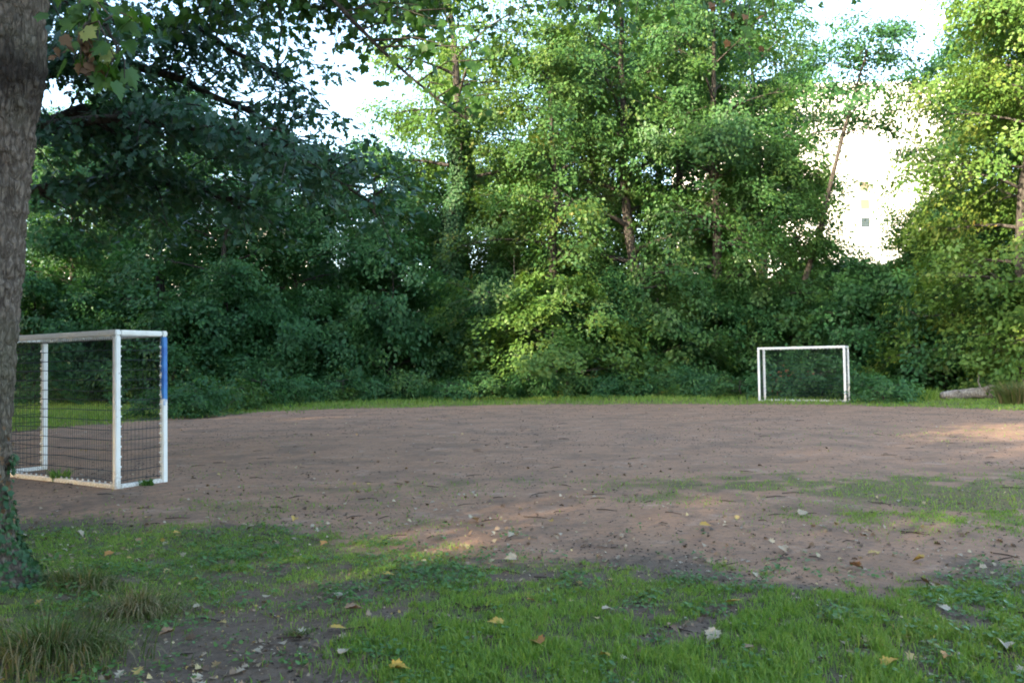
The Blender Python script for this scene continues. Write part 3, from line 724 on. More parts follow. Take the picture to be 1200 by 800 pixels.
# ------------------------------------------------------------------ near maple: trunk, ivy, overhanging branches with single leaves
def near_maple():
    rng = np.random.default_rng(5)
    bx, by = -3.66, 5.2
    r = thing('maple_tree', 'large maple with flaking bark and ivy at its foot at the left edge', 'tree', (bx, by, 0.0))
    nz_, nt_ = 460, 170
    z = np.linspace(-0.25, 7.0, nz_); th = np.linspace(0, 2 * math.pi, nt_, endpoint=False)
    cx = 0.018 * z + 0.030 * z ** 1.5; cyy = 0.01 * z
    rad = 0.285 - 0.010 * z + 0.40 * np.exp(-np.maximum(z, -0.2) / 0.22) + 0.035 * np.exp(-((z - 3.45) / 0.22) ** 2)
    TH, Z = np.meshgrid(th, z)
    RR = rad[:, None] * (1 + 0.05 * np.cos(3 * TH + 0.6) + 0.16 * np.exp(-np.maximum(Z, -.2) / 0.30) * np.cos(5 * TH + 0.4))
    # bark plates: cells stretched upright, edges sunk
    u = TH / (2 * math.pi) * 26; v = Z * 7.5 + 0.6 * fbm(TH * 2.0, Z * 3.0, 44, 2)
    bestd = np.full(TH.shape, 9.0); sec = np.full(TH.shape, 9.0)
    wx = (fbm(u * .8, v * .8, 40, 3) - .5) * 2.2
    for ox in (-1, 0, 1):
        for oy in (-1, 0, 1):
            iu = np.floor(u + wx) + ox; iv = np.floor(v) + oy; ium = np.mod(iu, 26)
            d = np.hypot(iu + .15 + .7 * hash2(ium, iv, 1) - u - wx, (iv + .15 + .7 * hash2(ium, iv, 2) - v) * 1.0)
            sec = np.minimum(sec, np.maximum(bestd, d)); bestd = np.minimum(bestd, d)
    plate = np.clip((sec - bestd) * 3.2, 0, 1) * (.45 + .9 * hash2(np.floor(u * 1.7 + wx), np.floor(v * 1.3), 6)) * sstep(.25, .5, fbm(u * 1.4, v * 1.1, 71, 3))
    RR = RR + 0.017 * plate + 0.026 * (fbm(u * 2.2, v * 1.6, 60, 4) - .5)
    X = cx[:, None] + RR * np.cos(TH); Y = cyy[:, None] + RR * np.sin(TH)
    ii = np.arange(nz_ - 1)[:, None] * nt_; jj = np.arange(nt_)[None]; j2 = (jj + 1) % nt_
    Qt = np.stack([ii + jj, ii + j2, ii + nt_ + j2, ii + nt_ + jj], -1).reshape(-1, 4)
    obj('trunk', mesh_np('maple_trunk', np.stack([X, Y, Z], -1).reshape(-1, 3), Qt, [M['near_bark']], True, None, {'plate': np.clip(plate, 0, 1).ravel()}), r)
    # ivy at the foot and brown withered ivy a little higher
    n = 4200; zz_ = rng.random(n) ** 1.8 * .95; tt_ = rng.uniform(0, 2 * math.pi, n)
    keep = vnoise(tt_ * 2.2, zz_ * 3 + 9, 8) + (0.95 - zz_) * 0.8 > 0.62
    zz_, tt_ = zz_[keep], tt_[keep]; n = len(zz_)
    rz = np.interp(zz_, z, rad) * (1 + 0.05 * np.cos(3 * tt_ + .6) + .16 * np.exp(-zz_ / .3) * np.cos(5 * tt_ + .4)) + rng.uniform(.02, .06, n)
    o = np.stack([np.cos(tt_), np.sin(tt_), np.zeros(n)], 1)
    Pp = o * rz[:, None] + np.stack([np.interp(zz_, z, cx), np.interp(zz_, z, cyy), zz_], 1)
    V, Fc = leaves_np(Pp, o + np.array([0, 0, .5]) + rng.normal(0, .4, (n, 3)), np.array([0, 0, -1.]) + rng.normal(0, .6, (n, 3)), rng.uniform(.022, .05, n), OAK_V * np.array([1.5, .9, 1]), OAK_F)
    tag(obj('ivy', mesh_np('ivy_foot', V, Fc, [M['ivy']]), r), 'glossy dark ivy on the flared foot')
    n = 110; zz_ = rng.uniform(.45, 1.15, n); tt_ = rng.normal(-.55, .35, n)
    o = np.stack([np.cos(tt_), np.sin(tt_), np.zeros(n)], 1)
    Pp = o * (np.interp(zz_, z, rad) + .05)[:, None] + np.stack([np.interp(zz_, z, cx), np.interp(zz_, z, cyy), zz_], 1)
    V, Fc = leaves_np(Pp, o + rng.normal(0, .5, (n, 3)), np.array([0, 0, -1.]) + rng.normal(0, .5, (n, 3)), rng.uniform(.02, .045, n), KITE_V * 1.2, KITE_F)
    obj('withered_ivy', mesh_np('ivy_brown', V, Fc, [M['leaf_dead']]), r)
    # crown overhead, above the picture
    tubes = []; Cn = []
    top = np.array([np.interp(6.9, z, cx), np.interp(6.9, z, cyy), 6.9])
    tubes.append((np.array([top - (0, 0, .4), top + (.3, .2, 2), top + (.4, .3, 5), top + (.5, .4, 8)]), np.array([.24, .19, .12, .04]), 8))
    for i in range(15):
        h = rng.uniform(0, 7); p0 = top + np.array([.3 * min(h / 2, 1), .2 * min(h / 2, 1), h]); az = i * 2.4
        L = rng.uniform(2.2, 4.2)
        e = p0 + np.array([math.cos(az) * L, math.sin(az) * L, rng.uniform(.1, .7) * L]); m = (p0 + e) / 2 + (0, 0, .3)
        tubes.append((np.array([p0, m, e]), np.array([.08, .05, .015]), 5))
        for j in range(9):
            q = rng.uniform(.25, 1.05); c0 = p0 + (e - p0) * q + rng.normal(0, .6, 3); Cn.append(c0)
    Cn = np.array(Cn); k = np.repeat(np.arange(len(Cn)), 45); n = len(k)
    Pp = Cn[k] + rng.normal(0, .38, (n, 3)); Pp = Pp[Pp[:, 2] > 5.6]; n = len(Pp)
    V, Fc = leaves_np(Pp, np.array([0, 0, 1.]) + rng.normal(0, .5, (n, 3)), rng.normal(0, 1, (n, 3)) - np.array([0, 0, .5]), rng.uniform(.10, .19, n), KITE_V * np.array([1.4, 1, 1]), KITE_F)
    obj('limbs', tubes_mesh('maple_limbs', tubes, [M['bark']]), r)
    obj('crown', mesh_np('maple_crown', V, Fc, [M['leaf_green']]), r)
    # overhanging branches: points in the world, brought into the tree's frame
    O = np.array([bx, by, 0])
    lm = []
    for cup in (0.25, 0.45, -0.15):
        tv, tf = maple_template(cup)
        lm.append([mesh_np('maple_leaf', tv, tf, [M[m]]) for m in ('leaf_green', 'leaf_pale', 'leaf_dead')])
    def W(px, py, d): return np.array(ray(px, py, d)) - O
    side = np.array([np.interp(4.6, z, cx), np.interp(4.6, z, cyy), 4.6]); hi = np.array([np.interp(6.2, z, cx), np.interp(6.2, z, cyy), 6.2])
    # each branch: stem points, twigs (from index along stem, end point), leaf count, size, kind
    def branch(stem, twigs, r0, per, size, kindf, spread, name='branch', extra=()):
        tub = [(np.array(stem), np.linspace(r0, .006, len(stem)), 6)]
        spots = []
        for q, e in twigs:
            b0 = np.array([np.interp(q, np.arange(len(stem)), np.array(stem)[:, k]) for k in range(3)])
            m = (b0 + e) / 2 + np.array([0, 0, .06]) + rng.normal(0, .03, 3)
            tub.append((np.array([b0, m, e]), np.array([.009, .006, .003]), 4))
            for j in range(per):
                w_ = rng.uniform(.3, 1.05); c0 = b0 + (e - b0) * w_ if w_ > .5 else m
                spots.append(c0 + rng.normal(0, spread, 3) * np.array([1, 1, .7]))
        bo = obj(name, tubes_mesh('branch', tub, [M['bark']]), r)
        for c0 in list(spots) + list(extra):
            kd = kindf(c0)
            az = rng.uniform(0, 2 * math.pi); tip = Vector((math.cos(az) * .55, math.sin(az) * .55, -rng.uniform(.35, 1.1))).normalized()
            nn = Vector((rng.normal(0, .5), rng.normal(-.45, .5), rng.uniform(.3, 1.0)))
            nn = (nn - tip * nn.dot(tip)).normalized(); bb = tip.cross(nn)
            mt = Matrix((bb, tip, nn)).transposed()
            lo = obj('leaf', lm[rng.integers(3)][kd], bo)
            lo.matrix_local = Matrix.Translation(c0) @ mt.to_4x4() @ Matrix.Scale(size * rng.uniform(.7, 1.25), 4)
    # A: cluster hanging beside the trunk, with a withered bunch
    stem = [side, W(60, -40, 5.0), W(95, -10, 4.8), W(118, 22, 4.6), W(140, 60, 4.55)]
    tw = [(1.4, W(70, 12, 4.7)), (2.0, W(92, 45, 4.6)), (2.3, W(130, 20, 4.5)), (2.8, W(112, 72, 4.55)), (3.2, W(138, 62, 4.5)), (3.6, W(122, 95, 4.5)), (3.9, W(146, 92, 4.6)), (2.6, W(84, 78, 4.65)), (3.1, W(156, 22, 4.6))]
    def kA(c0):
        return 0
    branch(stem, tw, .018, 6, .105, kA, .055)
    stem2 = [np.array(W(112, 22, 4.6)), W(104, 42, 4.55), W(98, 60, 4.5)]
    branch(stem2, [(1, W(88, 66, 4.5)), (1.4, W(104, 74, 4.5)), (1.8, W(94, 82, 4.5)), (2, W(112, 62, 4.5))], .008, 7, .065, lambda c: 2, .05, 'withered_branch')
    branch([np.array(W(112, 22, 4.6)), W(100, 28, 4.5), W(97, 34, 4.45)], [(1, W(98, 38, 4.42)), (1.5, W(135, 70, 4.42))], .005, 1, .125, lambda c: 1, .008, 'pale_leaved_twig')
    # B: long branch reaching right along the top of the picture
    stem = [hi, W(250, -160, 6.2), W(345, -50, 6.6), W(400, 10, 6.7), W(440, 52, 6.7), W(478, 88, 6.7), W(515, 118, 6.7), W(548, 140, 6.7)]
    tw = [(2.4, W(420, -6, 6.6)), (2.8, W(455, 12, 6.5)), (3.1, W(490, 6, 6.5)), (3.2, W(470, 30, 6.4)), (3.5, W(505, 22, 6.3)), (3.6, W(530, 10, 6.3)), (3.9, W(520, 52, 6.2)), (4.1, W(560, 56, 6.2)), (4.2, W(545, 30, 6.3)),
          (4.5, W(452, 96, 6.6)), (4.9, W(500, 60, 6.3)), (5.3, W(580, 70, 6.2)), (5.6, W(520, 100, 6.3)), (5.9, W(560, 95, 6.4)), (6.3, W(575, 110, 6.5)), (6.6, W(530, 135, 6.6)), (6.9, W(560, 128, 6.6)), (3.3, W(395, 45, 6.8)), (3.8, W(425, 70, 6.9))]
    branch(stem, tw, .030, 7, .088, lambda c: 0, .085)
    # C: thin sprays hanging in from above, middle and right of the middle
    stem = [hi, W(420, -260, 6.8), W(560, -150, 7.4), W(660, -70, 7.8), W(760, -45, 8.0), W(860, -40, 8.2), W(900, -30, 8.2)]
    tw = [(2.8, W(610, 18, 7.8)), (3.0, W(640, 20, 7.7)), (3.2, W(672, 30, 7.7)), (3.4, W(690, 14, 7.7)), (3.6, W(700, 40, 7.7)), (4.0, W(745, 20, 7.8)), (4.3, W(790, 12, 7.9)), (4.6, W(815, 5, 8.0)), (4.9, W(835, 45, 8.0)), (5.2, W(855, 22, 8.0)), (5.5, W(872, 50, 8.0)), (5.7, W(885, 12, 8.0)), (5.9, W(900, 32, 8.0))]
    branch(stem, tw, .030, 5, .085, lambda c: 2 if (c[0] + bx > 2.05 and rng.random() < .3) else 0, .10)
    # thick leafy fringe of the same crown hanging in along the top of the picture
    tv, tf = maple_template(.3)
    cen = []; tub = []
    base = [hi, W(120, -260, 6.4), W(300, -140, 7.6), W(470, -120, 8.2), W(640, -130, 8.6), W(820, -120, 9.0), W(1000, -120, 9.4)]
    tub.append((np.array(base), np.linspace(.05, .01, len(base)), 6))
    for i in range(420):
        q = rng.uniform(1.0, 5.9) if i % 2 else rng.uniform(1.7, 3.3); b0 = np.array([np.interp(q, np.arange(len(base)), np.array(base)[:, k]) for k in range(3)])
        px = np.interp(q, np.arange(7), [0, 120, 300, 470, 640, 820, 1000]); 
        lowest = np.interp(px, [100, 200, 330, 420, 520, 600, 680, 800, 900, 1000], [20, 45, 68, 58, 66, 34, 45, 34, 50, 10])
        e = W(px + rng.normal(0, 35), rng.uniform(-60, lowest), float(np.interp(q, np.arange(7), [5, 6.4, 7.6, 8.2, 8.6, 9.0, 9.4])) + rng.normal(0, .7))
        m = (b0 + e) / 2 + rng.normal(0, .06, 3)
        tub.append((np.array([b0, m, e]), np.array([.010, .006, .003]), 3))
        for j in range(10): cen.append(m + (e - m) * rng.uniform(.1, 1.05) + rng.normal(0, .10, 3))
    cen = np.array(cen); n = len(cen); az = rng.uniform(0, 6.283, n)
    T = np.stack([np.cos(az) * .6, np.sin(az) * .6, -rng.uniform(.3, 1.1, n)], 1)
    V, Fc = leaves_np(cen, np.array([0, -.4, .6]) + rng.normal(0, .5, (n, 3)), T, rng.uniform(.055, .10, n), tv, tf)
    fr = obj('fringe_twigs', tubes_mesh('fringe_twigs', tub, [M['bark']]), r)
    tag(obj('fringe_leaves', mesh_np('fringe_leaves', V, Fc, [M['leaf_green']]), fr), kind='stuff')
near_maple()

# ------------------------------------------------------------------ goals
def goal(name, label, loc, rotz, blue=False, depth=0.70):
    g = thing(name, label, 'goal', loc, (0, 0, rotz), group='handball goals on the dirt pitch')
    Wd, Ht, s = 1.48, 2.0, 0.075
    h = s / 2
    def bar(nm, a, b, mat, bev=0.012, z0=None):
        m = MB(); m.box(a, b)
        return obj(nm, m.mesh(nm, [mat], False, bev), g)
    wm = M['white']
    def post(nm, x, y, mat):
        m = MB(); m.box((-h, -h, -0.3), (h, h, Ht - (s if nm == 'post' else 0) - (0.001 if nm == 'post' else s + 0.001)))
        return obj(nm, m.mesh(nm, [mat], False, 0.012), g, (x, y, 0))
    post('post', -Wd, 0, M['white_blue'] if blue else wm); post('post', Wd, 0, wm)
    post('rear_post', Wd, depth, wm); post('rear_post', -Wd, depth, wm)
    bar('crossbar', (-Wd - h, -h, Ht - s), (Wd + h, h, Ht), wm)
    bar('rear_bar', (-Wd - h, depth - h, Ht - s), (Wd + h, depth + h, Ht), wm)
    for x in (-Wd, Wd):
        bar('side_bar', (x - h * .9, h + .001, Ht - s * .95), (x + h * .9, depth - h - .001, Ht - .003), wm)
        bar('ground_side_bar', (x - h * .85, h + .001, -0.02), (x + h * .85, depth - h - .001, 0.05), wm)
    bar('ground_bar', (-Wd + h + .001, depth - h * .85, -0.02), (Wd - h - .001, depth + h * .85, 0.05), wm)
    def net(nm, a, b):
        # a, b: lower corners; welded mesh of upright rods and heavier cross wires
        m = MB(); a = np.array(a, float); b = np.array(b, float); L = np.linalg.norm(b - a); u = (b - a) / L; pr = np.array([-u[1], u[0], 0])
        rng = np.random.default_rng(3)
        def rod(p, q, r):
            d = (q - p) / np.linalg.norm(q - p); e = np.cross(d, pr)
            V = [p + r * e, p + r * pr, p - r * e, p - r * pr, q + r * e, q + r * pr, q - r * e, q - r * pr]
            m.add(V, [(0, 1, 5, 4), (1, 2, 6, 5), (2, 3, 7, 6), (3, 0, 4, 7)])
        nn = int(L / 0.05)
        for i in range(1, nn):
            p = a + u * (L * i / nn); rod(p + (0, 0, .06), p + (0, 0, Ht - s - .02), 0.0021)
        k = int((Ht - .2) / .125)
        for i in range(k + 1):
            zc = .09 + i * (Ht - .22) / k
            cuts = 5 if L > 1 else 2
            pts = [a + u * (L * q / cuts) + np.array([0, 0, zc + (rng.normal(0, .006) if 0 < q < cuts else 0)]) for q in range(cuts + 1)]
            for q in range(cuts): rod(pts[q], pts[q + 1], 0.0048)
        return tag(obj(nm, m.mesh(nm, [M['net']]), g), kind='stuff')
    net('rear_net', (-Wd + h, depth, 0), (Wd - h, depth, 0))
    net('side_net', (-Wd, h, 0), (-Wd, depth - h, 0)); net('side_net', (Wd, h, 0), (Wd, depth - h, 0))
    # little net hooks along posts and bars
    def hooks(nm, pts, axis_):
        m = MB()
        for p in pts:
            p = np.array(p, float); d = np.array(axis_, float)
            m.tube([p, p + d * .028, p + d * .034], [.011, .013, .004], 6)
        return tag(obj(nm, m.mesh(nm, [wm], True), g), kind='stuff')
    zs = np.arange(.14, Ht - .1, .127); xs = np.arange(-Wd + .12, Wd - .05, .127)
    for sx_ in (-1, 1):
        hooks('post_hooks', [(sx_ * Wd, h - .004, z) for z in zs], (0, 1, 0))
        hooks('rear_post_hooks', [(sx_ * Wd, depth - h + .004, z) for z in zs], (0, -1, 0))
        hooks('rear_post_hooks', [(sx_ * (Wd - h + .004), depth, z + .03) for z in zs], (-sx_, 0, 0))
    hooks('rear_bar_hooks', [(x, depth, Ht - s + .004) for x in xs], (0, 0, -1))
    hooks('ground_bar_hooks', [(x, depth, .046) for x in xs], (0, 0, 1))
    return g

# near goal: opening faces the far goal; far goal: the other way round
def goal_pose(front_mid, open_dir):
    # local opening direction is -Y
    return math.atan2(open_dir[1], open_dir[0]) + math.pi / 2
ND = Vector((0.53, 0.85)).normalized()
NP = Vector((-4.65, 10.62))                        # post with the blue paint
across = Vector((-ND.y, ND.x))                     # along the goal line, away to the left
mid = NP + across * 1.48
rz = goal_pose(mid, ND)
goal('football_goal', 'near white goal with dark mesh net and blue paint on its right post', (mid.x, mid.y, tz(mid.x, mid.y)), rz, True, 0.66)
FD = Vector((-0.515, -0.857))
fl = Vector(at(888.6, 29.5)); 
fa = Vector((0.857, -0.515))
mid = fl + fa * 1.48
goal('football_goal', 'far white goal in front of the bushes, right of the middle', (mid.x, mid.y, tz(mid.x, mid.y)), goal_pose(mid, FD), False, 0.80)

# ------------------------------------------------------------------ buildings far behind
def block(name, label, x0, x1, y0, z1, depth, cols, storey, shut):
    b = thing(name, label, 'building', ((x0 + x1) / 2, y0, -0.5))
    w2 = (x1 - x0) / 2
    m = MB(); m.box((-w2, 0, 0), (w2, depth, z1 + .5)); obj('wall', m.mesh('wall', [M['facade']]), b)
    m = MB(); m.box((-w2 - .15, -.15, z1 + .5), (w2 + .15, depth + .15, z1 + .85)); obj('roof', m.mesh('roof', [M['facade']]), b)
    n = int(z1 / storey) - 1
    fm = MB(); 
    for a, c_ in (((-.78, -.10, -.78), (-.68, .02, .78)), ((.68, -.10, -.78), (.78, .02, .78)), ((-.68, -.10, .68), (.68, .02, .78)), ((-.9, -.22, -.86), (.9, .02, -.78))): fm.box(a, c_)
    frame = fm.mesh('window_frame', [M['facade']])
    pm = MB(); pm.box((-.68, -.03, -.78), (.68, -.01, .68)); pane = pm.mesh('pane', [M['glass']])
    def shm(mat, lo):
        q = MB(); z_ = .68
        while z_ > lo: q.box((-.675, -.075, z_ - .115), (.675, -.05, z_)); z_ -= .12
        return q.mesh('shutter', [mat])
    sh = {'w': shm(M['shutter_washed_out'], -.7), 'b': shm(M['shutter'], -.7), 'h': shm(M['shutter'], .35)}
    for ci, cx_ in enumerate(cols):
        for i in range(n):
            z_ = .5 + storey * (i + 1.05)
            fr = obj('window', frame, b, (cx_ - (x0 + x1) / 2, 0, z_))
            obj('pane', pane, fr)
            k = shut(ci, i)
            if k: obj('shutter', sh[k], fr)
    return b
XH = lambda px, d: (px - 600) * d / F
D1 = 119.0
def shut1(ci, i):
    if ci == 1: return {7: '', 8: 'b', 9: 'b'}.get(i, 'w')  # white slats stand in for windows washed out by glare
    return 'w'
block('high_rise', 'white high-rise in full sun behind the trees, a column of windows showing', XH(812, D1), XH(1135, D1), D1, 43.0, 13, [XH(930, D1), XH(1018, D1), XH(1122, D1)], 2.75, shut1)
block('apartment_block', 'pale lower apartment block glimpsed through the trees on the left', XH(60, 105), XH(360, 105), 105, 20.0, 12, [XH(p, 105) for p in (90, 150, 210, 270, 330)], 2.8, lambda a, b: 'w' if (a + b) % 2 else 'b')

# ------------------------------------------------------------------ log, stone, dead branch, tufts
def fallen_log():
    x, y = ground_at(1137, 467.5)
    r = thing('fallen_log', 'weathered grey fallen log lying in the grass right of the far goal', 'log', (x, y, tz(x, y) + .02), (0, 0, R(-7)))
    n, k = 44, 22
    s = np.linspace(-1.05, 1.1, n); th = np.linspace(0, 2 * math.pi, k, endpoint=False)
    S_, T_ = np.meshgrid(s, th, indexing='ij')
    base = np.interp(s, [-1.05, -.98, -.7, -.35, 0, .3, .6, .85, 1.02, 1.1], [.07, .14, .18, .17, .20, .19, .23, .25, .20, .10])[:, None]
    rad = base * (1 + .45 * (fbm(S_ * 5 + 5, np.cos(T_) * 1.6 + 8, 4, 4) - .5) + .35 * (fbm(S_ * 11 + 3, np.sin(T_) * 3 + 8, 14, 3) - .5) + .07 * np.cos(3 * T_ + 2 * S_))
    jag = .10 * (hash2(np.arange(k), np.arange(k) * 3, 5) - .5)[None, :] * ((np.abs(S_) > .95) * 1.0)
    V = np.stack([S_ + jag, rad * np.cos(T_) + .09 * np.sin(2.2 * S_ + .5), .17 + .035 * np.sin(2.6 * S_ + 1) + rad * np.sin(T_)], -1)
    m = MB(); ii = [(i * k + j, i * k + (j + 1) % k, (i + 1) * k + (j + 1) % k, (i + 1) * k + j) for i in range(n - 1) for j in range(k)]
    m.add(V.reshape(-1, 3), ii + [tuple(range(k - 1, -1, -1)), tuple((n - 1) * k + j for j in range(k))])
    obj('log_body', m.mesh('log_body', [M['log']], True), r)
    m = MB(); m.tube([(.34, 0, .25), (.36, .02, .45), (.31, .05, .62), (.36, .06, .80), (.33, .06, .92)], [.055, .035, .028, .022, .008], 8); obj('branch_stub', m.mesh('stub', [M['log']], True), r)
    m = MB(); m.tube([(.50, -.02, .28), (.60, -.05, .40), (.74, -.06, .44), (.82, -.06, .41)], [.12, .10, .07, .03], 9); obj('branch_stub', m.mesh('stub', [M['log']], True), r)
    m = MB(); m.tube([(-.3, -.1, .2), (-.52, -.26, .30), (-.70, -.38, .28)], [.04, .028, .01], 7); obj('branch_stub', m.mesh('stub', [M['log']], True), r)
fallen_log()

def rock(name, label, x, y, sx_, sz_, seed):
    import bmesh
    bm = bmesh.new(); bmesh.ops.create_icosphere(bm, subdivisions=3, radius=1)
    rng = np.random.default_rng(seed); dirs = rng.normal(0, 1, (14, 3)); dirs /= np.linalg.norm(dirs, axis=1)[:, None]; off = rng.uniform(.68, .95, 14)
    for v in bm.verts:
        p = np.array(v.co); k = max(1.0, float(((dirs @ p) / off).max())); v.co = Vector(p / k)
    me = bpy.data.meshes.new(name); bm.to_mesh(me); bm.free(); me.materials.append(M['stone'])
    o = obj(name, me, None, (x, y, tz(x, y) + sz_ * .55), (0.1, .15, .7), (sx_, sx_ * .7, sz_))
    return tag(o, label, 'stone')
x, y = ground_at(1063, 463.5)
rock('stone', 'small pale stone at the bushes between the far goal and the log', x, y, .19, .17, 4)

def dead_branch():
    x, y = at(942, 31.6); rng = np.random.default_rng(12)
    r = thing('dead_branch', 'dead branch with withered reddish leaves behind the far goal mesh', 'branch', (x, y, tz(x, y)))
    paths = [[(1.5, 0, .03), (1.0, .05, .32), (.45, .08, .70), (-.1, .05, .92), (-.8, 0, .95)], [(.9, .05, .38), (1.2, -.1, .52), (1.7, -.15, .55), (2.3, -.2, .40)], [(1.1, .05, .24), (1.6, -.1, .20), (2.2, -.2, .32)],
             [(.2, .07, .8), (-.2, -.1, .6), (-.7, -.2, .45), (-1.0, -.25, .3)]]
    m = MB()
    for p in paths: m.tube(p, np.linspace(.035, .01, len(p)), 6)
    obj('limb', m.mesh('limb', [M['pale_bark']], True), r)
    n = 420; c = rng.choice(3, n); cen = np.array([(-.75, -.2, .62), (-.95, -.2, .30), (-.3, -.1, .70)])[c]
    Pp = cen + rng.normal(0, 1, (n, 3)) * np.array([.28, .15, .17]); Pp[:, 2] = np.abs(Pp[:, 2]) + .03
    V, Fc = leaves_np(Pp, rng.normal(0, 1, (n, 3)) + np.array([0, -1, .5]), rng.normal(0, 1, (n, 3)), rng.uniform(.07, .14, n), KITE_V, KITE_F)
    t = foliage('red_dead_leaves', [(0, (.20, .07, .035)), (.6, (.32, .12, .06)), (1, (.36, .20, .09))], .7, .15, .2, (1, .9, .8))
    obj('withered_leaves', mesh_np('withered', V, Fc, [t]), r)
dead_branch()

def blades(P, Hh, wd, lean_az, lean, rng, arch=0.0):
    """five-vertex blades: P (N,3) roots"""
    n = len(P)
    face = rng.uniform(0, 2 * math.pi, n)
    side = np.stack([np.cos(face), np.sin(face), np.zeros(n)], 1)
    ld = np.stack([np.cos(lean_az), np.sin(lean_az), np.zeros(n)], 1)
    up = np.array([0, 0, 1.0])
    h = Hh[:, None]; w = wd[:, None]; le = lean[:, None]
    m = P + up * h * .55 + ld * h * le * .35
    tp = P + up * h * (1 - .35 * np.minimum(le, 1) - arch * le * .5) + ld * h * le
    V = np.stack([P - side * w / 2, P + side * w / 2, m + side * w * .42, m - side * w * .42, tp], 1).reshape(-1, 3)
    i = (np.arange(n) * 5)[:, None, None]
    Fc = (i + np.array([(0, 1, 2), (0, 2, 3), (3, 2, 4)])[None]).reshape(-1, 3)
    return V, Fc

def tuft(name, label, px, py, n, rad, hmin, hmax, seed, mat='straw', bias=(0, -1), cat='grass tuft'):
    rng = np.random.default_rng(seed); x, y = ground_at(px, py)
    rr = np.abs(rng.normal(0, .62, n)) * rad; th = rng.uniform(0, 2 * math.pi, n)
    P = np.stack([rr * np.cos(th) * 1.25, rr * np.sin(th) * .8, np.zeros(n)], 1)
    P[:, 2] = terrain(P[:, 0] + x, P[:, 1] + y) - tz(x, y) - .01
    az = np.arctan2(np.sin(th) + bias[1] * .9 + rng.normal(0, .5, n), np.cos(th) + bias[0] * .9 + rng.normal(0, .5, n))
    Hh = rng.uniform(hmin, hmax, n) * (.55 + .7 * vnoise(P[:, 0] * 9 + 5, P[:, 1] * 9 + 5, seed)) * np.clip(1.15 - .35 * rr / rad, .4, 1.2)
    # long arching blades with four segments
    face = az + math.pi / 2 + rng.normal(0, .5, n); side = np.stack([np.cos(face), np.sin(face), np.zeros(n)], 1)
    ld = np.stack([np.cos(az), np.sin(az), np.zeros(n)], 1); up = np.array([0, 0, 1.])
    le = rng.uniform(.3, 1.35, n)[:, None]; w = rng.uniform(.0035, .007, n)[:, None]; Hc = Hh[:, None]
    rows = []
    for s_, ww in ((0, 1), (.35, .95), (.65, .8), (.87, .5)):
        c0 = P + ld * Hc * le * s_ ** 1.9 * .8 + up * Hc * (s_ - .55 * le * s_ ** 2.4)
        rows += [c0 - side * w * ww * .5, c0 + side * w * ww * .5]
    rows.append(P + ld * Hc * le * .85 + up * Hc * (1.0 - .72 * le))
    V = np.stack(rows, 1).reshape(-1, 3); i = (np.arange(n) * 9)[:, None, None]
    fc = np.array([(0, 1, 3), (0, 3, 2), (2, 3, 5), (2, 5, 4), (4, 5, 7), (4, 7, 6), (6, 7, 8)])
    o = obj(name, mesh_np(name, V, (i + fc[None]).reshape(-1, 3), [M[mat]]), None, (x, y, tz(x, y)))
    return tag(o, label, cat, 'grass tufts')
tuft('grass_tuft', 'largest tuft of drooping dry grass in the bottom left corner', 60, 778, 1300, .36, .14, .40, 31, bias=(.5, -.8))
tuft('grass_tuft', 'tuft of dry drooping grass beside bare soil, right of the corner tuft', 165, 722, 700, .21, .12, .34, 32, bias=(.4, -.7))
tuft('grass_tuft', 'thin tuft of green and straw grass between the ivy foot and the dry tufts', 95, 700, 750, .19, .10, .24, 33)
tuft('grass_tuft', 'low olive tuft on the dark bare soil at the bottom', 352, 745, 260, .06, .04, .09, 34, bias=(0, 0))
x, y = at(1185, 25.2)
def far_tuft(px, py, label, seed, n=900, rad=.55, h=(.5, 1.0), mat='straw'):
    rng = np.random.default_rng(seed); x, y = ground_at(px, py); th = rng.uniform(0, 6.283, n); rr = np.sqrt(rng.random(n)) * rad
    P = np.stack([rr * np.cos(th) * 1.5, rr * np.sin(th), np.zeros(n)], 1)
    V, Fc = blades(P, rng.uniform(*h, n), rng.uniform(.015, .03, n), th + rng.normal(0, .5, n), rng.uniform(.2, .8, n), rng)
    return tag(obj('grass_tuft', mesh_np('grass_tuft', V, Fc, [M[mat]]), None, (x, y, tz(x, y))), label, 'grass tuft', 'grass tufts')
far_tuft(1204, 474, 'tall pale dry grass clump right of the fallen log', 41)
far_tuft(1075, 468, 'thin grass clump between the pale stone and the log', 42, 500, .5, (.25, .6), 'grass')
far_tuft(70, 564, 'small green weed tuft growing through the rear bar of the near goal', 43, 90, .07, (.10, .22), 'grass')
far_tuft(172, 569, 'small green weed tuft at the side bar of the near goal', 44, 70, .06, (.05, .11), 'weed')

# thin stems standing at the wood edge
def stem(name, label, px, d, h, r0, mat, lean=0.0):
    x, y = at(px, d); m = MB()
    m.tube([(0, 0, -.1), (.02 + lean * .3, 0, h * .35), (-.02 + lean * .7, .03, h * .7), (lean, 0, h)], [r0, r0 * .85, r0 * .65, r0 * .3], 8)
    r = thing(name, label, 'tree', (x, y, tz(x, y)))
    obj('trunk', m.mesh('stem', [M[mat]], True), r)
    m = MB()
    for i in range(6):
        zc = h * (.45 + .09 * i); a = i * 2.1; L = .5 + .1 * i
        xx_ = lean * zc / h
        m.tube([(xx_, 0, zc), (xx_ + math.cos(a) * L * .5, math.sin(a) * L * .5, zc + .25), (xx_ + math.cos(a) * L, math.sin(a) * L, zc + .4)], [r0 * .3, r0 * .2, r0 * .08], 5)
    obj('bare_branches', m.mesh('bare_branches', [M[mat]], True), r)
stem('sapling', 'thin bare sapling beside the path opening, left of the ivy-clad tree', 470, 40, 5.6, .06, 'bark')
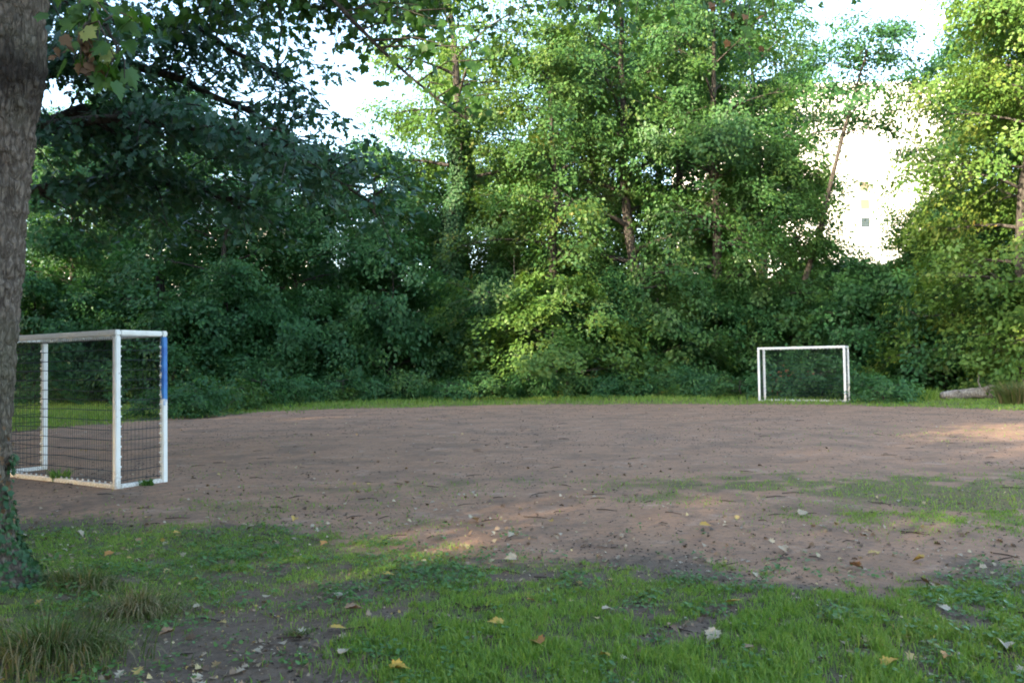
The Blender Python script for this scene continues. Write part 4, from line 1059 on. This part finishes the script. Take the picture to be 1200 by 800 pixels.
stem('sapling', 'pale thin bare stem rising from the bushes right of the ivy-clad tree', 607, 40.5, 7.2, .05, 'pale_bark', -.15)

# ------------------------------------------------------------------ grass, weeds, litter, debris (stuff)
def scatter(n, x0, x1, y0, y1, maskf, rng, persp=True):
    """random points inside the seen wedge of ground, kept with probability maskf"""
    if persp: y = y0 * (y1 / y0) ** rng.random(n)
    else: y = rng.uniform(y0, y1, n)
    x = rng.uniform(x0, x1, n) * y
    k = rng.random(n) < maskf(x, y)
    return x[k], y[k]
rng = np.random.default_rng(101)
x, y = scatter(400000, -.72, .74, 3.1, 7.8, lambda a, b: np.clip(grass_mask(a, b) ** 1.4 * (.25 + 1.5 * sstep(.38, .62, fbm(a * 7, b * 7, 203, 3))), 0, 1) * (b / 7.8) ** .6, rng)
P = np.stack([x, y, terrain(x, y) - .004], 1); n = len(x)
lush = np.clip(blob(x, y, -.3, 4.05, .9, 1.0, .6) + blob(x, y, 2.05, 4.3, 1.2, .9) + blob(x, y, .9, 3.6, 1.3, .5), 0, 1)
V, Fc = blades(P, rng.uniform(.018, .062, n) * (.65 + .7 * lush), rng.uniform(.003, .0065, n), rng.uniform(0, 6.283, n), rng.uniform(.1, .9, n), rng)
tag(obj('near_grass', mesh_np('near_grass', V, Fc, [M['grass']])), 'short green grass in the foreground', 'grass', None, 'stuff')
x, y = scatter(60000, -.72, .74, 7.0, 18, lambda a, b: grass_mask(a, b) ** 1.3 * .9, rng)
P = np.stack([x, y, terrain(x, y) - .004], 1); n = len(x)
V, Fc = blades(P, rng.uniform(.02, .05, n), rng.uniform(.006, .011, n), rng.uniform(0, 6.283, n), rng.uniform(.2, 1.0, n), rng)
tag(obj('pitch_grass', mesh_np('pitch_grass', V, Fc, [M['grass']])), 'thin grass patches growing on the dirt pitch', 'grass', None, 'stuff')
x, y = scatter(140000, -.70, .74, 20, 46, lambda a, b: grass_mask(a, b) * (b > far_edge(a) - 1.2), rng, False)
P = np.stack([x, y, terrain(x, y) - .004], 1); n = len(x)
hh = rng.uniform(.05, .12, n) * (1 + 2.2 * sstep(1.5, 4.5, y - far_edge(x)) * fbm(x * .8, y * .8, 91, 2) * (x < 13))
V, Fc = blades(P, hh, rng.uniform(.015, .03, n), rng.uniform(0, 6.283, n), rng.uniform(.2, .9, n), rng)
tag(obj('edge_grass', mesh_np('edge_grass', V, Fc, [M['grass']])), 'strip of green grass along the foot of the wood', 'grass', None, 'stuff')

# broad-leaved weeds
ROUND_V = np.array([(0, 0, 0), (.34, .22, .05), (.42, .55, .08), (.22, .90, .02), (-.22, .90, .02), (-.42, .55, .08), (-.34, .22, .05)], float)
ROUND_F = np.array([(0, 1, 2), (0, 2, 3), (0, 3, 4), (0, 4, 5), (0, 5, 6)])
def weed_mask(a, b):
    n_ = fbm(a * 2.6, b * 2.6, 57, 3)
    z_ = blob(a, b, 1.75, 4.9, 1.1, .55) * 1.0 + blob(a, b, .55, 4.9, .8, .6) * .7 + blob(a, b, -2.2, 6.3, 2.2, .9) * .55 + blob(a, b, -.5, 5.4, 1.0, .6) * .5 + blob(a, b, -.95, 3.7, .5, .4) * .5 + blob(a, b, -3.2, 5.6, 1.2, .8) * .6 + blob(a, b, 3.3, 5.4, .9, .5) * .4 + .28 * (b < near_edge(a) + .3)
    return np.clip(z_ * sstep(.45, .62, n_), 0, 1)
x, y = scatter(8000, -.72, .74, 3.2, 7.6, lambda a, b: weed_mask(a, b), rng)
k = np.repeat(np.arange(len(x)), 7); n = len(k)
th = rng.uniform(0, 6.283, n); rr = rng.uniform(.005, .05, n)
Pp = np.stack([x[k] + np.cos(th) * rr, y[k] + np.sin(th) * rr, terrain(x[k], y[k]) + rng.uniform(.012, .055, n)], 1)
rd = np.stack([np.cos(th), np.sin(th), np.zeros(n)], 1)
V, Fc = leaves_np(Pp, np.array([0, 0, 1.]) + rd * .3 + rng.normal(0, .22, (n, 3)), rd + rng.normal(0, .2, (n, 3)), rng.uniform(.012, .034, n), ROUND_V, ROUND_F)
tag(obj('ground_weeds', mesh_np('ground_weeds', V, Fc, [M['weed']])), 'glossy broad-leaved weeds among the foreground grass', 'weeds', None, 'stuff')

# small leaf litter
x, y = scatter(5200, -.70, .72, 3.3, 28, lambda a, b: np.clip((.30 + .5 * blob(a, b, -2, 7, 4, 3) + .25 * (b < 8)) * (.35 + 1.6 * sstep(.42, .66, fbm(a * .8, b * .8, 404, 3))), 0, 1), rng)
n = len(x); Pp = np.stack([x, y, terrain(x, y) + .012], 1)
V, Fc = leaves_np(Pp, np.array([0, 0, 1.]) + rng.normal(0, .35, (n, 3)), rng.normal(0, 1, (n, 3)), rng.uniform(.020, .062, n), OAK_V * np.array([1.5, 1, 2.5]) - np.array([0, .5, 0]), OAK_F)
tag(obj('leaf_litter', mesh_np('leaf_litter', V, Fc, [M['litter']])), 'small withered leaves scattered over grass and dirt', 'leaf litter', None, 'stuff')
x, y = scatter(9000, -.70, .72, 3.2, 8.5, lambda a, b: np.clip((.25 + .75 * soil_mask(a, b)) * (1 - .7 * grass_mask(a, b)), 0, 1), rng)
n = len(x); Pp = np.stack([x, y, terrain(x, y) + .006], 1)
V, Fc = leaves_np(Pp, np.array([0, 0, 1.]) + rng.normal(0, .45, (n, 3)), rng.normal(0, 1, (n, 3)), rng.uniform(.008, .028, n), KITE_V, KITE_F)
tag(obj('leaf_crumbs', mesh_np('leaf_crumbs', V, Fc, [M['litter']])), 'crumbled bits of dead leaf on the dark soil', 'leaf crumbs', None, 'stuff')
# dark clods, twigs, bark crumbs
CL_V = np.array([(-.5, -.2, 0), (.5, -.25, 0), (.55, .2, 0), (-.45, .25, 0), (.05, 0, .30)], float); CL_F = np.array([(0, 1, 4), (1, 2, 4), (2, 3, 4), (3, 0, 4)])
x, y = scatter(24000, -.70, .72, 3.2, 32, lambda a, b: np.clip((.15 + .85 * sstep(.35, .6, fbm(a * .5, b * .5, 66, 3))) * (b < far_edge(a)), 0, 1), rng)
n = len(x); Pp = np.stack([x, y, terrain(x, y) - .002], 1)
V, Fc = leaves_np(Pp, np.tile(np.array([[0, 0, 1.]]), (n, 1)) + rng.normal(0, .1, (n, 3)), rng.normal(0, 1, (n, 3)) * np.array([1, .6, 0]), rng.uniform(.008, .028, n) * (1 + y / 22), CL_V * np.array([1, 1, 1]), CL_F)
tag(obj('dirt_crumbs', mesh_np('dirt_crumbs', V, Fc, [M['clod']])), 'dark crumbs of soil and bark strewn over the pitch', 'soil crumbs', None, 'stuff')
m = MB(); x, y = scatter(330, -.70, .72, 3.3, 20, lambda a, b: np.full(len(a), .6), rng)
for xi, yi in zip(x, y):
    a = rng.normal(0, .7); L = rng.uniform(.05, .22) * (1 + .02 * yi); zz_ = tz(xi, yi) + .006
    p = np.array([(xi - math.cos(a) * L / 2, yi - math.sin(a) * L / 2, zz_), (xi + rng.normal(0, .012), yi + rng.normal(0, .012), zz_ + .006), (xi + math.cos(a) * L / 2, yi + math.sin(a) * L / 2, zz_)])
    m.tube(p, [.004, .0045, .002], 4)
tag(obj('twigs', m.mesh('twigs', [M['clod']])), 'thin broken twigs lying on the dirt and soil', 'twigs', None, 'stuff')

# larger fallen leaves, one by one
LEAVES = [
    # px, py, kind, size, label
    (583, 741, 'fl_yellow', .125, 'bright yellow fallen leaf on the lush grass, bottom middle'),
    (630, 765, 'fl_orange', .12, 'orange-yellow fallen leaf on the grass below the bright yellow one'),
    (709, 780, 'fl_yellow', .075, 'small yellow fallen leaf at the bottom right of the orange one'),
    (860, 713, 'fl_yellow', .125, 'yellow star-shaped fallen leaf on the weeds right of the middle'),
    (836, 754, 'fl_pale', .14, 'pale cream fallen leaf by a bare soil spot, lower right'),
    (1109, 776, 'fl_orange', .10, 'orange fallen leaf on the grass near the bottom right corner'),
    (1042, 786, 'fl_yellow', .115, 'yellow-brown upright fallen leaf at the bottom edge right'),
    (1178, 765, 'fl_pale', .10, 'beige fallen leaf on the bare corner at lower right'),
    (1107, 721, 'fl_pale', .10, 'white fallen leaf on the grass edge at right'),
    (381, 639, 'fl_orange', .14, 'tan fallen leaf upright in the grass left of the middle'),
    (400, 706, 'fl_pale', .115, 'beige fallen leaf on bare soil, uppermost of three'),
    (413, 723, 'fl_brown', .14, 'brown curled fallen leaf on bare soil below the beige one'),
    (394, 746, 'fl_yellow', .11, 'yellowish fallen leaf on dark soil left of the lush grass'),
    (403, 776, 'fl_pale', .08, 'small white fallen leaf at the edge of the lush grass'),
    (465, 796, 'fl_yellow', .12, 'yellow fallen leaf at the very bottom edge'),
    (312, 705, 'fl_pale', .09, 'pale fallen leaf on the bare dark soil'),
    (300, 775, 'fl_pale', .07, 'small pale fallen leaf low on the dark soil'),
    (232, 718, 'fl_pale', .085, 'white fallen leaf right of the dry grass tufts'),
    (229, 684, 'fl_yellow', .075, 'small yellow fallen leaf on the soil above the white one'),
    (208, 627, 'fl_yellow', .12, 'yellow fallen leaf in the grass below the near goal'),
    (173, 608, 'fl_yellow', .08, 'small yellow fallen leaf nearest below the goal corner'),
    (128, 652, 'fl_orange', .11, 'orange-brown fallen leaf in the grass right of the trunk'),
    (93, 626, 'fl_pale', .11, 'pale fallen leaf in the shade right of the trunk'),
    (31, 630, 'fl_pale', .13, 'pale fallen leaf touching the trunk side'),
    (196, 751, 'fl_brown', .11, 'brown fallen leaf on bare soil below the second dry tuft'),
    (454, 681, 'fl_yellow', .11, 'yellow fallen leaf amid the weeds left of the lush grass'),
    (345, 610, 'fl_yellow', .12, 'yellow fallen leaf at the grass border, left middle'),
    (600, 663, 'fl_pale', .12, 'cream fallen leaf at the border of grass and dirt'),
    (645, 615, 'fl_yellow', .11, 'yellow fallen leaf on the dirt by the sunlit streak'),
    (555, 611, 'fl_pale', .15, 'white fallen leaf at the end of the sunlit dirt streak'),
    (601, 634, 'fl_pale', .11, 'pale fallen leaf on the dirt below the sunlit streak'),
    (918, 648, 'fl_pale', .11, 'pale fallen leaf alone on the dirt right of the middle'),
    (941, 605, 'fl_pale', .13, 'cream fallen leaf on the dirt under the green patch'),
    (825, 621, 'fl_yellow', .12, 'yellow fallen leaf on the dirt left of the cream one'),
    (1078, 660, 'fl_yellow', .11, 'mustard fallen leaf on the dirt at right'),
    (1087, 688, 'fl_brown', .14, 'grey-brown fallen leaf on the dirt edge at right'),
    (1002, 667, 'fl_brown', .15, 'brown curled fallen leaf with twigs at the dirt edge'),
    (880, 770, 'fl_brown', .09, 'small brown fallen leaf in the grass at lower middle right'),
    (711, 724, 'fl_pale', .085, 'pale fallen leaf on the weedy grass just right of the middle'),
    (622, 714, 'fl_orange', .07, 'small orange fallen leaf at the top of the lush grass'),
]
rng = np.random.default_rng(77)
fl_mesh = {}
for kd in ('fl_yellow', 'fl_orange', 'fl_pale', 'fl_brown'):
    tv, tf = maple_template(.5)
    fl_mesh[kd] = mesh_np('fallen_leaf', tv - np.array([0, .35, 0]), tf, [M[kd]])
for px, py, kd, sz_, lb in LEAVES:
    x, y = ground_at(px, py)
    o = obj('fallen_leaf', fl_mesh[kd], None, (x, y, tz(x, y) + .036), (rng.normal(.08, .2), rng.normal(0, .2), rng.uniform(0, 6.28)), (sz_ * .78 * rng.uniform(.6, 1.0), sz_ * .78, sz_ * rng.uniform(.15, .9)))
    tag(o, lb, 'leaf', 'fallen leaves')
